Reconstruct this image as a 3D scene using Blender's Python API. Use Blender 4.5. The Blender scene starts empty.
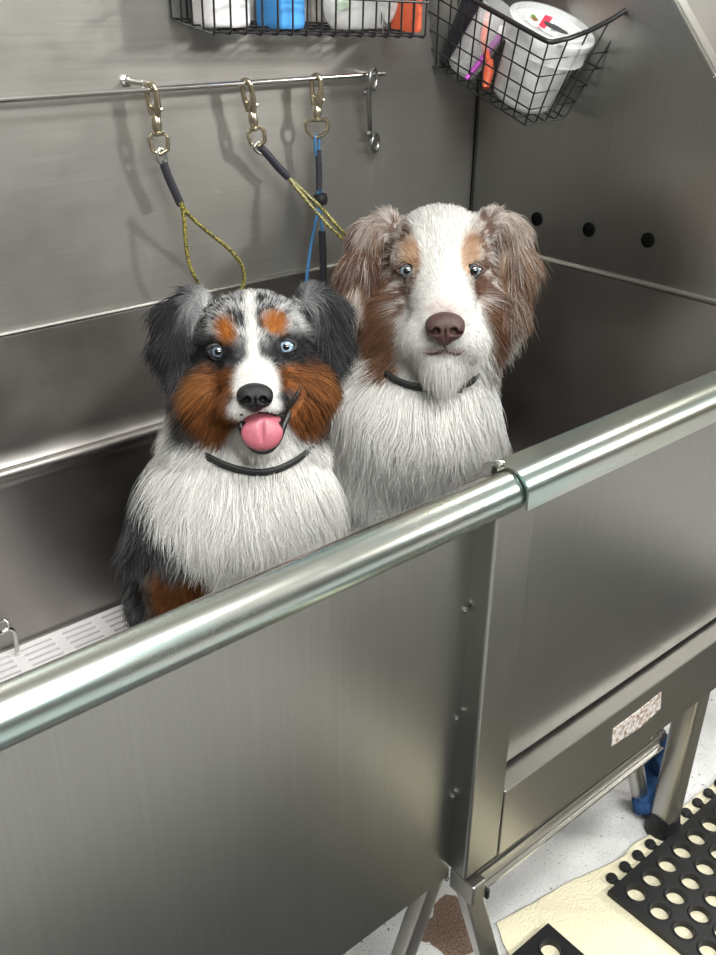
import bpy, bmesh, math, random
import numpy as np
from mathutils import Vector, Matrix, kdtree

S = bpy.context.scene
COL = S.collection
random.seed(7)
rng = np.random.default_rng(11)

# ------------------------------------------------------------------ camera
CAM = np.array([0.0, 0.0, 1.5])
FPX, CX, CY = 934.65, 358.0, 477.5
yaw, pitch, roll = 0.702062, 0.482670, 0.009121
fwd = np.array([math.sin(yaw)*math.cos(pitch), math.cos(yaw)*math.cos(pitch), -math.sin(pitch)])
rt = np.array([math.cos(yaw), -math.sin(yaw), 0.0])
up = np.cross(rt, fwd)
rt, up = math.cos(roll)*rt + math.sin(roll)*up, -math.sin(roll)*rt + math.cos(roll)*up
cam_data = bpy.data.cameras.new('camera')
cam = bpy.data.objects.new('camera', cam_data)
COL.objects.link(cam)
cam.matrix_world = Matrix(((rt[0], up[0], -fwd[0], CAM[0]), (rt[1], up[1], -fwd[1], CAM[1]),
                           (rt[2], up[2], -fwd[2], CAM[2]), (0, 0, 0, 1)))
cam_data.sensor_fit = 'VERTICAL'
cam_data.sensor_height = 24.0
cam_data.lens = 24.0*FPX/955.0
cam_data.clip_start = 0.02
S.camera = cam

# ------------------------------------------------------------------ world, lights, exposure
S.view_settings.view_transform = 'Standard'
S.view_settings.look = 'None'
S.view_settings.gamma = 1.0
S.view_settings.use_curve_mapping = False
S.view_settings.exposure = -0.07
W = bpy.data.worlds.new('world')
S.world = W
W.use_nodes = True
W.node_tree.nodes['Background'].inputs[0].default_value = (0.72, 0.72, 0.69, 1)
W.node_tree.nodes['Background'].inputs[1].default_value = 0.10

def area(name, loc, target, sx, sy, power, color=(1, 1, 1)):
    d = bpy.data.lights.new(name, 'AREA')
    d.shape = 'RECTANGLE'; d.size = sx; d.size_y = sy; d.energy = power; d.color = color
    o = bpy.data.objects.new(name, d); COL.objects.link(o)
    o.location = loc
    o.rotation_euler = (Vector(target)-Vector(loc)).to_track_quat('-Z', 'Y').to_euler()
    return o
area('ceiling_or_fill_light', (4.3, -2.2, 2.7), (0.9, 1.2, 1.1), 0.5, 0.5, 190, (1.0, 0.97, 0.92))
area('ceiling_or_fill_light', (0.0, -1.7, 2.74), (0.5, 0.9, 0.9), 1.6, 0.9, 125, (0.98, 1.0, 0.97))  # broad soft fill lamp, added for even frontal light on the dogs
area('ceiling_or_fill_light', (2.6, 0.95, 2.74), (1.9, 0.8, 0.8), 0.6, 0.4, 22, (1.0, 1.0, 0.97))  # extra lamp added only to brighten the sloped end flange
area('ceiling_or_fill_light', (0.35, -0.15, 2.74), (0.6, 1.0, 0.6), 1.3, 0.5, 85, (0.99, 1.0, 0.97))  # overhead fill added so light reaches the grate and basin walls

# ------------------------------------------------------------------ geometry helpers
def ray(x, y):
    return rt*(x-CX)/FPX + up*(CY-y)/FPX + fwd
def on(x, y, ax, val):
    d = ray(x, y); return CAM + d*((val-CAM[ax])/d[ax])
def at(x, y, depth):
    return CAM + ray(x, y)*depth

class MB:
    """collects shapes, then links them as one mesh object"""
    def __init__(s): s.v = []; s.f = []
    def add(s, verts, faces):
        n = len(s.v); s.v += [tuple(map(float, p)) for p in verts]; s.f += [tuple(i+n for i in f) for f in faces]; return s
    def box(s, lo, hi, M=None):
        x0, y0, z0 = lo; x1, y1, z1 = hi
        p = [(x0,y0,z0),(x1,y0,z0),(x1,y1,z0),(x0,y1,z0),(x0,y0,z1),(x1,y0,z1),(x1,y1,z1),(x0,y1,z1)]
        if M is not None: p = [M(q) for q in p]
        return s.add(p, [(0,3,2,1),(4,5,6,7),(0,1,5,4),(1,2,6,5),(2,3,7,6),(3,0,4,7)])
    def tube(s, pts, r, n=10, closed=False, caps=True, flat=None):
        """round tube along points; r may be a list; flat=(scale, axis) squashes the section"""
        P = np.array(pts, float); m = len(P); rr = np.broadcast_to(np.array(r, float), (m,))
        T = np.zeros_like(P)
        for i in range(m):
            a = P[(i-1) % m] if (closed or i > 0) else P[i]
            b = P[(i+1) % m] if (closed or i < m-1) else P[i]
            t = b-a; T[i] = t/(np.linalg.norm(t)+1e-12)
        u = np.cross(T[0], [0, 0, 1.0]) if flat is None else np.array(flat, float)
        if np.linalg.norm(u) < 1e-3: u = np.cross(T[0], [0, 1.0, 0])
        V = []
        for i in range(m):
            u = u - T[i]*np.dot(u, T[i]); u /= np.linalg.norm(u)+1e-12
            w = np.cross(T[i], u)
            for k in range(n):
                a = 2*math.pi*k/n
                V.append(P[i]+rr[i]*(math.cos(a)*u+math.sin(a)*w))
        F = []
        for i in range(m if closed else m-1):
            j = (i+1) % m
            for k in range(n):
                l = (k+1) % n
                F.append((i*n+k, i*n+l, j*n+l, j*n+k))
        if caps and not closed:
            F.append(tuple(range(n-1, -1, -1))); F.append(tuple((m-1)*n+k for k in range(n)))
        return s.add(V, F)
    def band(s, pts, normals, half_w, half_t, closed=False):
        """flat strap along points; width direction = normal x tangent"""
        P = np.array(pts, float); N = np.array(normals, float); m = len(P); V = []; F = []
        for i in range(m):
            a = P[(i-1) % m] if (closed or i > 0) else P[i]
            b = P[(i+1) % m] if (closed or i < m-1) else P[i]
            t = (b-a)/(np.linalg.norm(b-a)+1e-12); nn = N[i]-t*np.dot(N[i], t); nn /= np.linalg.norm(nn)+1e-12
            w = np.cross(nn, t)
            V += [P[i]+w*half_w+nn*half_t, P[i]-w*half_w+nn*half_t, P[i]-w*half_w-nn*half_t, P[i]+w*half_w-nn*half_t]
        for i in range(m if closed else m-1):
            j = (i+1) % m
            for k in range(4):
                l = (k+1) % 4; F.append((i*4+k, i*4+l, j*4+l, j*4+k))
        if not closed: F += [(3,2,1,0), tuple((m-1)*4+k for k in range(4))]
        return s.add(V, F)
    def lathe(s, prof, origin, axis=(0,0,1), n=32, caps=True):
        ax = np.array(axis, float); ax /= np.linalg.norm(ax)
        u = np.cross(ax, [0.31, 0.95, 0.1]); u /= np.linalg.norm(u); w = np.cross(ax, u); o = np.array(origin, float)
        V = []; F = []
        for r, h in prof:
            for k in range(n):
                a = 2*math.pi*k/n; V.append(o+ax*h+r*(math.cos(a)*u+math.sin(a)*w))
        for i in range(len(prof)-1):
            for k in range(n):
                l = (k+1) % n; F.append((i*n+k, i*n+l, (i+1)*n+l, (i+1)*n+k))
        if caps:
            F.append(tuple(range(n-1, -1, -1))); F.append(tuple((len(prof)-1)*n+k for k in range(n)))
        return s.add(V, F)
    def extrude(s, poly, d, closed=True):
        """3-D polygon (list of points) pushed along vector d"""
        P = [np.array(p, float) for p in poly]; d = np.array(d, float); n = len(P)
        V = P+[p+d for p in P]
        F = [(i, (i+1) % n, n+(i+1) % n, n+i) for i in range(n if closed else n-1)]
        if closed: F += [tuple(range(n-1, -1, -1)), tuple(n+i for i in range(n))]
        return s.add(V, F)
    def build(s, name, mat, parent=None, smooth=40, bevel=0, seg=2):
        me = bpy.data.meshes.new(name); me.from_pydata(s.v, [], s.f); me.update()
        bm = bmesh.new(); bm.from_mesh(me); bmesh.ops.recalc_face_normals(bm, faces=bm.faces[:]); bm.to_mesh(me); bm.free()
        if smooth:
            me.shade_smooth(); me.set_sharp_from_angle(angle=math.radians(smooth))
        o = bpy.data.objects.new(name, me); COL.objects.link(o)
        if mat: me.materials.append(mat)
        if parent is not None: o.parent = parent
        if bevel:
            m = o.modifiers.new('bevel', 'BEVEL'); m.width = bevel; m.segments = seg; m.limit_method = 'ANGLE'; m.angle_limit = math.radians(35)
            m.harden_normals = False
        return o

def arc(c, r, a0, a1, n):
    """points of an arc in a 2-D plane"""
    return [(c[0]+r*math.cos(math.radians(a0+(a1-a0)*i/(n-1))), c[1]+r*math.sin(math.radians(a0+(a1-a0)*i/(n-1)))) for i in range(n)]
def spline(pts, n=8):
    P = np.array(pts, float); out = []
    Q = np.vstack([2*P[0]-P[1], P, 2*P[-1]-P[-2]])
    for i in range(1, len(Q)-2):
        for k in range(n):
            t = k/n
            out.append(0.5*((2*Q[i])+(-Q[i-1]+Q[i+1])*t+(2*Q[i-1]-5*Q[i]+4*Q[i+1]-Q[i+2])*t*t+(-Q[i-1]+3*Q[i]-3*Q[i+1]+Q[i+2])*t**3))
    out.append(P[-1]); return np.array(out)

def tag(o, label, cat, group=None, kind=None):
    if label: o['label'] = label
    if cat: o['category'] = cat
    if group: o['group'] = group
    if kind: o['kind'] = kind
    return o
def empty(name, loc, label, cat, group=None, kind=None):
    o = bpy.data.objects.new(name, None); o.empty_display_size = 0.05
    COL.objects.link(o);
    o.location = Vector(loc); bpy.context.view_layer.update()
    return tag(o, label, cat, group, kind)
def adopt(root):
    """children were built in world space: keep them there"""
    M = Matrix.Translation(root.location).inverted()
    for c in list(root.children): c.matrix_parent_inverse = M

# ------------------------------------------------------------------ materials
def newmat(name):
    m = bpy.data.materials.new(name); m.use_nodes = True
    nt = m.node_tree; return m, nt, nt.nodes['Principled BSDF']
def plain(name, col, rough=0.5, metal=0.0, bump=0.0, bscale=60, coat=0.0, var=0.0, spec=0.5, trans=0.0, ior=1.45, alpha=1.0):
    m, nt, b = newmat(name)
    b.inputs['Base Color'].default_value = (*col, 1); b.inputs['Roughness'].default_value = rough
    b.inputs['Metallic'].default_value = metal; b.inputs['Coat Weight'].default_value = coat
    b.inputs['Specular IOR Level'].default_value = spec
    b.inputs['Transmission Weight'].default_value = trans; b.inputs['IOR'].default_value = ior
    b.inputs['Alpha'].default_value = alpha
    tc = nt.nodes.new('ShaderNodeTexCoord')
    if var or bump:
        nz = nt.nodes.new('ShaderNodeTexNoise'); nz.inputs['Scale'].default_value = bscale; nz.inputs['Detail'].default_value = 5
        nt.links.new(tc.outputs['Object'], nz.inputs['Vector'])
    if var:
        mx = nt.nodes.new('ShaderNodeMix'); mx.data_type = 'RGBA'
        mx.inputs[6].default_value = (*[c*(1-var) for c in col], 1); mx.inputs[7].default_value = (*[min(1, c*(1+var)) for c in col], 1)
        nt.links.new(nz.outputs['Fac'], mx.inputs[0]); nt.links.new(mx.outputs[2], b.inputs['Base Color'])
    if bump:
        bp = nt.nodes.new('ShaderNodeBump'); bp.inputs['Strength'].default_value = bump; bp.inputs['Distance'].default_value = 0.002
        nt.links.new(nz.outputs['Fac'], bp.inputs['Height']); nt.links.new(bp.outputs['Normal'], b.inputs['Normal'])
    return m

def steel(name, col=(0.56, 0.555, 0.54), rough=0.3, grain=(400, 400, 6), smudge=0.12, aniso=0.0, scratch=0.25, tint=None, metal=1.0):
    """brushed stainless: fine grain stretched along one axis, blotchy wipe marks, thin scratches"""
    m, nt, b = newmat(name); N = nt.nodes; L = nt.links
    tc = N.new('ShaderNodeTexCoord')
    mp = N.new('ShaderNodeMapping'); mp.inputs['Scale'].default_value = grain
    L.new(tc.outputs['Object'], mp.inputs['Vector'])
    g = N.new('ShaderNodeTexNoise'); g.inputs['Scale'].default_value = 1.0; g.inputs['Detail'].default_value = 3
    L.new(mp.outputs[0], g.inputs['Vector'])
    s = N.new('ShaderNodeTexNoise'); s.inputs['Scale'].default_value = 7; s.inputs['Detail'].default_value = 8; s.inputs['Roughness'].default_value = 0.65
    L.new(tc.outputs['Object'], s.inputs['Vector'])
    # scratches: narrow bands of a distorted wave
    v = N.new('ShaderNodeTexVoronoi'); v.feature = 'DISTANCE_TO_EDGE'; v.inputs['Scale'].default_value = 9
    wn = N.new('ShaderNodeTexNoise'); wn.inputs['Scale'].default_value = 3; wn.inputs['Detail'].default_value = 2
    L.new(tc.outputs['Object'], wn.inputs['Vector'])
    va = N.new('ShaderNodeVectorMath'); va.operation = 'MULTIPLY_ADD'; va.inputs[1].default_value = (0.5, 0.5, 0.5)
    L.new(wn.outputs['Color'], va.inputs[0]); L.new(tc.outputs['Object'], va.inputs[2]); L.new(va.outputs[0], v.inputs['Vector'])
    cr = N.new('ShaderNodeMapRange'); cr.inputs[1].default_value = 0.0; cr.inputs[2].default_value = 0.012; cr.inputs[3].default_value = 1; cr.inputs[4].default_value = 0
    L.new(v.outputs['Distance'], cr.inputs[0])
    gate = N.new('ShaderNodeMapRange'); gate.inputs[1].default_value = 0.56; gate.inputs[2].default_value = 0.66; L.new(s.outputs['Fac'], gate.inputs[0])
    sc = N.new('ShaderNodeMath'); sc.operation = 'MULTIPLY'; L.new(cr.outputs[0], sc.inputs[0]); L.new(gate.outputs[0], sc.inputs[1])
    # roughness
    r1 = N.new('ShaderNodeMath'); r1.operation = 'MULTIPLY_ADD'; r1.inputs[1].default_value = smudge*2; r1.inputs[2].default_value = rough-smudge
    L.new(s.outputs['Fac'], r1.inputs[0])
    r2 = N.new('ShaderNodeMath'); r2.operation = 'MULTIPLY_ADD'; r2.inputs[1].default_value = 0.07
    L.new(g.outputs['Fac'], r2.inputs[0]); L.new(r1.outputs[0], r2.inputs[2])
    L.new(r2.outputs[0], b.inputs['Roughness'])
    # colour
    mx = N.new('ShaderNodeMix'); mx.data_type = 'RGBA'
    mx.inputs[6].default_value = (*[c*0.90 for c in col], 1); mx.inputs[7].default_value = (*[min(1, c*1.08) for c in col], 1)
    L.new(g.outputs['Fac'], mx.inputs[0])
    m2 = N.new('ShaderNodeMix'); m2.data_type = 'RGBA'; m2.inputs[7].default_value = (*[min(1, c*1.35) for c in col], 1)
    k = N.new('ShaderNodeMath'); k.operation = 'MULTIPLY'; k.inputs[1].default_value = scratch; L.new(sc.outputs[0], k.inputs[0])
    L.new(k.outputs[0], m2.inputs[0]); L.new(mx.outputs[2], m2.inputs[6])
    out = m2.outputs[2]
    if tint:
        t = N.new('ShaderNodeTexNoise'); t.inputs['Scale'].default_value = 9; t.inputs['Detail'].default_value = 4
        mp2 = N.new('ShaderNodeMapping'); mp2.inputs['Scale'].default_value = (0.5, 6, 6); L.new(tc.outputs['Object'], mp2.inputs[0]); L.new(mp2.outputs[0], t.inputs['Vector'])
        rp = N.new('ShaderNodeValToRGB'); e = rp.color_ramp.elements
        e[0].position = 0.35; e[0].color = (*tint[0], 1); e[1].position = 0.65; e[1].color = (*tint[1], 1)
        mid = e.new(0.5); mid.color = (*col, 1)
        L.new(t.outputs['Fac'], rp.inputs[0])
        m3 = N.new('ShaderNodeMix'); m3.data_type = 'RGBA'; m3.inputs[0].default_value = 0.6
        L.new(out, m3.inputs[6]); L.new(rp.outputs[0], m3.inputs[7]); out = m3.outputs[2]
    L.new(out, b.inputs['Base Color'])
    b.inputs['Metallic'].default_value = metal; b.inputs['Anisotropic'].default_value = aniso
    bp = N.new('ShaderNodeBump'); bp.inputs['Strength'].default_value = 0.025; bp.inputs['Distance'].default_value = 0.001
    L.new(g.outputs['Fac'], bp.inputs['Height'])
    b2 = N.new('ShaderNodeBump'); b2.inputs['Strength'].default_value = 0.10; b2.inputs['Distance'].default_value = 0.004
    L.new(wn.outputs['Fac'], b2.inputs['Height']); L.new(bp.outputs['Normal'], b2.inputs['Normal']); L.new(b2.outputs['Normal'], b.inputs['Normal'])
    return m

M_STEEL_V = steel('stainless_vertical_grain', (0.30, 0.30, 0.282), 0.29, (260, 260, 5), smudge=0.05, scratch=0.06)
M_STEEL_END = steel('stainless_end', (0.36, 0.358, 0.338), 0.30, (260, 260, 5), smudge=0.05, scratch=0.3)
M_STEEL_BACK = steel('stainless_backsplash', (0.345, 0.337, 0.317), 0.36, (6, 300, 260), scratch=0.5, metal=0.84)
M_STEEL_TUB = steel('stainless_basin', (0.39, 0.368, 0.352), 0.32, (6, 6, 6))
M_STEEL_TRIM = steel('stainless_trim', (0.38, 0.372, 0.352), 0.30, (300, 6, 300), smudge=0.05)
M_STEEL_RAIL = steel('stainless_rail', (0.47, 0.48, 0.455), 0.22, (5, 200, 200), smudge=0.08, tint=((0.47, 0.51, 0.38), (0.38, 0.53, 0.51)))
M_STEEL_LEG = steel('stainless_leg', (0.46, 0.45, 0.42), 0.3, (200, 200, 5))
M_CHROME = plain('polished_steel', (0.62, 0.62, 0.6), 0.18, 1.0)
M_NICKEL = plain('aged_brass', (0.52, 0.46, 0.34), 0.26, 1.0, var=0.15, bscale=90)
M_DARKSTEEL = plain('dull_steel', (0.36, 0.36, 0.35), 0.3, 1.0)
M_RUBBER = plain('black_rubber', (0.012, 0.012, 0.013), 0.45, bump=0.3, bscale=200, spec=0.4)
M_BLACKWIRE = plain('black_coated_wire', (0.010, 0.010, 0.011), 0.35)
M_GAP = plain('dark_gap', (0.004, 0.004, 0.004), 0.9, spec=0.0)
M_WHITEPL = plain('white_plastic', (0.80, 0.78, 0.79), 0.35)
M_BLUEPL = plain('blue_plastic', (0.08, 0.33, 0.72), 0.35)
M_REDPL = plain('red_plastic', (0.72, 0.13, 0.06), 0.38)
M_CLEAR = plain('clear_plastic', (0.93, 0.94, 0.95), 0.10, alpha=0.20, spec=0.6)
M_FROST = plain('frosted_plastic', (0.95, 0.96, 0.97), 0.25, alpha=0.38, spec=0.5)
M_COTTON = plain('cotton', (0.86, 0.86, 0.85), 0.9, bump=0.8, bscale=60)
M_SLEEVE = plain('dark_shrink_sleeve', (0.022, 0.022, 0.030), 0.45)
M_BLUECORD = plain('blue_cord', (0.03, 0.12, 0.26), 0.5)
M_PURPLE = plain('purple_plastic', (0.42, 0.05, 0.42), 0.35)
M_TOWEL = plain('cream_towel', (0.80, 0.74, 0.54), 0.95, bump=1.0, bscale=260, var=0.12)
M_RAG = plain('blue_rag', (0.012, 0.055, 0.16), 0.8, bump=0.8, bscale=90, var=0.4)
M_WALL = plain('painted_wall', (0.36, 0.34, 0.31), 0.8, var=0.08, bscale=4)
M_CEIL = plain('ceiling_white', (0.78, 0.78, 0.76), 0.9)
M_PIPE = plain('grey_pipe', (0.30, 0.29, 0.28), 0.5)

def cord_mat():
    m, nt, b = newmat('speckled_cord'); N = nt.nodes; L = nt.links
    tc = N.new('ShaderNodeTexCoord'); n = N.new('ShaderNodeTexNoise'); n.inputs['Scale'].default_value = 420; n.inputs['Detail'].default_value = 2
    L.new(tc.outputs['Object'], n.inputs['Vector'])
    rp = N.new('ShaderNodeValToRGB'); rp.color_ramp.elements[0].position = 0.46; rp.color_ramp.elements[0].color = (0.02, 0.02, 0.012, 1)
    rp.color_ramp.elements[1].position = 0.54; rp.color_ramp.elements[1].color = (0.27, 0.23, 0.05, 1)
    L.new(n.outputs['Fac'], rp.inputs[0]); L.new(rp.outputs[0], b.inputs['Base Color']); b.inputs['Roughness'].default_value = 0.4
    return m
M_CORD = cord_mat()

def floor_mat():
    m, nt, b = newmat('speckled_floor'); N = nt.nodes; L = nt.links
    tc = N.new('ShaderNodeTexCoord')
    big = N.new('ShaderNodeTexNoise'); big.inputs['Scale'].default_value = 9; big.inputs['Detail'].default_value = 6
    L.new(tc.outputs['Object'], big.inputs['Vector'])
    rp = N.new('ShaderNodeValToRGB'); e = rp.color_ramp.elements
    e[0].position = 0.3; e[0].color = (0.46, 0.47, 0.47, 1); e[1].position = 0.7; e[1].color = (0.66, 0.65, 0.65, 1)
    L.new(big.outputs['Fac'], rp.inputs[0]); col = rp.outputs[0]
    for scale, thr, c in ((300, 0.63, (0.20, 0.20, 0.21)), (110, 0.68, (0.10, 0.10, 0.11)), (150, 0.66, (0.42, 0.53, 0.49)), (45, 0.74, (0.05, 0.05, 0.05))):
        n = N.new('ShaderNodeTexNoise'); n.inputs['Scale'].default_value = scale; n.inputs['Detail'].default_value = 2
        mp = N.new('ShaderNodeMapping'); mp.inputs['Location'].default_value = (scale*0.13, 0, 0); L.new(tc.outputs['Object'], mp.inputs[0]); L.new(mp.outputs[0], n.inputs['Vector'])
        f = N.new('ShaderNodeMapRange'); f.inputs[1].default_value = thr; f.inputs[2].default_value = thr+0.04; L.new(n.outputs['Fac'], f.inputs[0])
        x = N.new('ShaderNodeMix'); x.data_type = 'RGBA'; x.inputs[7].default_value = (*c, 1)
        L.new(f.outputs[0], x.inputs[0]); L.new(col, x.inputs[6]); col = x.outputs[2]
    # bare brown patch where the coating has worn off
    d = N.new('ShaderNodeVectorMath'); d.operation = 'DISTANCE'; d.inputs[1].default_value = (0.862, 0.735, 0)
    wb = N.new('ShaderNodeTexNoise'); wb.inputs['Scale'].default_value = 22; wb.inputs['Detail'].default_value = 4; L.new(tc.outputs['Object'], wb.inputs['Vector'])
    L.new(tc.outputs['Object'], d.inputs[0])
    dd = N.new('ShaderNodeMath'); dd.operation = 'MULTIPLY_ADD'; dd.inputs[1].default_value = 0.085; L.new(wb.outputs['Fac'], dd.inputs[0]); L.new(d.outputs['Value'], dd.inputs[2])
    f = N.new('ShaderNodeMapRange'); f.inputs[1].default_value = 0.102; f.inputs[2].default_value = 0.105; f.inputs[3].default_value = 1; f.inputs[4].default_value = 0; L.new(dd.outputs[0], f.inputs[0])
    pn = N.new('ShaderNodeTexNoise'); pn.inputs['Scale'].default_value = 260; pn.inputs['Detail'].default_value = 4; L.new(tc.outputs['Object'], pn.inputs['Vector'])
    pr = N.new('ShaderNodeValToRGB'); pr.color_ramp.elements[0].position = 0.3; pr.color_ramp.elements[0].color = (0.07, 0.045, 0.03, 1); pr.color_ramp.elements[1].position = 0.75; pr.color_ramp.elements[1].color = (0.30, 0.21, 0.16, 1)
    L.new(pn.outputs['Fac'], pr.inputs[0])
    x = N.new('ShaderNodeMix'); x.data_type = 'RGBA'; L.new(f.outputs[0], x.inputs[0]); L.new(col, x.inputs[6]); L.new(pr.outputs[0], x.inputs[7])
    L.new(x.outputs[2], b.inputs['Base Color']); b.inputs['Roughness'].default_value = 0.4
    return m
M_FLOOR = floor_mat()
# ------------------------------------------------------------------ the setting
tag(MB().box((-4, -5, -0.05), (6.2, 3.0, 0)).build('floor', M_FLOOR, smooth=0), 'white floor flecked with grey under the steel tub', 'floor', kind='structure')
tag(MB().box((-4, 1.52, 0), (6.2, 1.62, 2.9)).build('wall_back', M_WALL, smooth=0), 'plain wall behind the steel tub', 'wall', kind='structure')
tag(MB().box((3.0, 0.1, 0), (3.1, 1.52, 2.8)).build('wall_right', M_WALL, smooth=0), 'beige wall beyond the end of the tub', 'wall', kind='structure')
tag(MB().box((-4, -5, 2.8), (6.2, 3.0, 2.9)).build('ceiling', M_CEIL, smooth=0), 'white ceiling of the wash room', 'ceiling', kind='structure')
tag(MB().box((-2.7, -4.6, 0), (-2.6, 1.52, 2.8)).build('wall_left', M_WALL, smooth=0), 'wall at the far left end of the wash room', 'wall', kind='structure')
tag(MB().box((-2.6, -4.6, 0), (5.6, -4.5, 2.8)).build('wall_front', M_WALL, smooth=0), 'wall facing the tub', 'wall', kind='structure')
tag(MB().box((5.6, -4.6, 0), (5.7, 1.52, 2.8)).build('wall_end', M_WALL, smooth=0), 'far end wall of the wash room', 'wall', kind='structure')
pp = MB()
pp.tube([(2.6, 1.44, 0.0), (2.6, 1.44, 2.9)], 0.035, 20)
tag(pp.build('wall_pipe', M_PIPE), 'grey vertical pipe standing beyond the sloped end of the tub', 'pipe')

# ------------------------------------------------------------------ grooming tub
YB, XR, YP, YL = 1.36, 1.447, 0.600, 0.633
XL = -0.55
ZRIM = 1.04
tub = empty('grooming_tub', (0.5, 0.62, 0), 'long stainless steel dog bathing tub on legs holding both dogs', 'bathtub')
T = 0.008
MB().box((XL, YB, ZRIM-0.004), (XR+0.02, YB+0.02, 1.95)).build('backsplash', M_STEEL_BACK, tub, smooth=0)
# inner back of the basin: dark upper band, rolled ledge, lower wall set back
prof = [(YB-0.004, ZRIM)] + [(YB-0.006, ZRIM-0.003), (YB-0.006, ZRIM-0.008), (YB-0.006, 0.862), (YB-0.0065, 0.856), (YB-0.009, 0.840)]
prof += [(YB-0.016+0.010*math.cos(math.radians(a))-0.004, 0.824+0.010*math.sin(math.radians(a))) for a in range(60, 300, 20)]
prof += [(YB-0.006, 0.806), (YB+0.003, 0.792), (YB+0.004, 0.788), (YB+0.004, 0.505), (YB+0.003, 0.498), (YB-0.004, 0.484), (YB-0.02, 0.478)]
outer = [(YB+0.02, 0.47), (YB+0.02, ZRIM)]
MB().extrude([(XL, y, z) for y, z in prof+outer], (XR-XL, 0, 0)).build('basin_back', M_STEEL_TUB, tub, smooth=50)
MB().tube([(XL, YB-0.006, ZRIM), (XR-0.004, YB-0.006, ZRIM)], 0.0045, 8).build('back_seam', M_STEEL_TRIM, tub)
# end panel, sloped at the front
ZT = 1.95
yt = 0.947+(ZT-1.487)*0.9
pts = [(0.560, ZRIM), (0.854, 1.384), (0.947, 1.487), (yt, ZT), (YB+0.02, ZT), (YB+0.02, 0.40), (YL, 0.40), (YL, 0.99), (0.560, 0.99)]
sl = (1.384-ZRIM)/1.11
pts[0] = (0.854-sl, ZRIM); pts[-1] = (0.854-sl, 0.99)
MB().extrude([(XR, y, z) for y, z in pts], (T, 0, 0)).build('end_panel', M_STEEL_END, tub, smooth=0)
fl = [(0.854-sl, ZRIM), (0.854, 1.384), (0.947, 1.487), (yt, ZT)]
f = MB()
for i in range(3):
    (ya, za), (yb, zb) = fl[i], fl[i+1]
    f.extrude([(XR-0.002, ya, za), (XR-0.002, yb, zb), (XR-0.002, yb+0.006, zb-0.004), (XR-0.002, ya+0.006, za-0.004)], (0.034, 0, 0))
f.build('end_flange', M_STEEL_TRIM, tub, smooth=0, bevel=0.0015)
MB().tube([(XR-0.002, YB-0.006, ZRIM-0.006), (XR-0.002, 0.62, ZRIM)], 0.004, 8).build('end_seam', M_STEEL_TRIM, tub)
MB().tube([(XR-0.003, YB-0.003, ZRIM), (XR-0.003, YB-0.003, ZT)], 0.0014, 6).build('corner_joint', M_GAP, tub)
MB().box((XR-0.008, 0.655, 0.47), (XR-0.001, YB, ZRIM-0.008)).build('basin_end', M_STEEL_TUB, tub, smooth=0)
for (px, py) in ((537, 219), (589, 229.5), (648, 240)):
    p = on(px, py, 0, XR)
    MB().lathe([(0.013, 0.0), (0.013, -0.002), (0.011, -0.003), (0.0, -0.0032)], p, (1, 0, 0), 28, caps=False).build('hole_plug', M_GAP, tub)
# basin floor, left end
MB().box((XL, YL+0.01, 0.462), (XR-0.008, YB, 0.470)).build('basin_floor', M_STEEL_TUB, tub, smooth=0)
MB().box((XL, YL, 0.40), (XL+0.01, YB, 0.99)).build('left_end_panel', M_STEEL_V, tub, smooth=0)
# front
MB().box((XL, YL, 0.346), (0.7165, YL+0.012, 0.985)).build('front_panel', M_STEEL_V, tub, smooth=0)
MB().box((0.78, YL, 0.502), (XR, YL+0.012, 0.985)).build('front_panel', M_STEEL_V, tub, smooth=0)
MB().box((0.78, YL+0.004, 0.47), (XR, YL+0.014, 0.52)).build('panel_gap', M_GAP, tub, smooth=0)
MB().box((0.715, YP, 0.366), (0.7845, YL+0.03, 0.985)).build('post', M_STEEL_V, tub, smooth=0, bevel=0.004, seg=3)
MB().box((0.7855, YP, 0.364), (1.62, YL+0.03, 0.494)).build('lower_beam', M_STEEL_TRIM, tub, smooth=0, bevel=0.002, seg=2)
MB().tube([(XL, 0.604, 0.995), (0.742, 0.604, 0.995)], 0.0245, 36).build('rail', M_STEEL_RAIL, tub)
sp = [(0.574, 0.981), (0.574, 0.998)]+[(0.598+0.024*math.cos(math.radians(a)), 0.999+0.024*math.sin(math.radians(a))) for a in range(170, 85, -12)]
sp += [(0.626, 1.0235), (0.632, 1.018), (0.632, 0.985)]
inn = [(y+(0.003 if y < 0.6 else -0.003), z-(0.003 if z > 1.0 else 0)) for y, z in reversed(sp)]
MB().extrude([(0.735, y, z) for y, z in sp+inn], (0.95, 0, 0)).build('rail_cover', M_STEEL_RAIL, tub, smooth=35)
c = MB(); c.tube([(0.727, 0.630, 1.010), (0.727, 0.628, 1.022), (0.732, 0.622, 1.026), (0.738, 0.616, 1.025)], 0.0018, 8)
c.box((0.724, 0.622, 1.008), (0.734, 0.634, 1.021)); c.lathe([(0.004, 0), (0.004, 0.005), (0.0, 0.006)], (0.731, 0.619, 1.021), (0, -.3, 1), 12, caps=False)
c.build('rail_clip', M_DARKSTEEL, tub)
for (px, py) in ((468, 609), (459, 717), (455, 795), (449, 878)):
    p = on(px, py, 1, YL-0.003)
    b_ = MB(); b_.lathe([(0.0045, 0), (0.0045, 0.003), (0.003, 0.0042), (0, 0.0046)], (p[0]-0.003, YL, p[2]), (0, -1, 0), 6, caps=False); b_.build('bolt', M_DARKSTEEL, tub)
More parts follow.
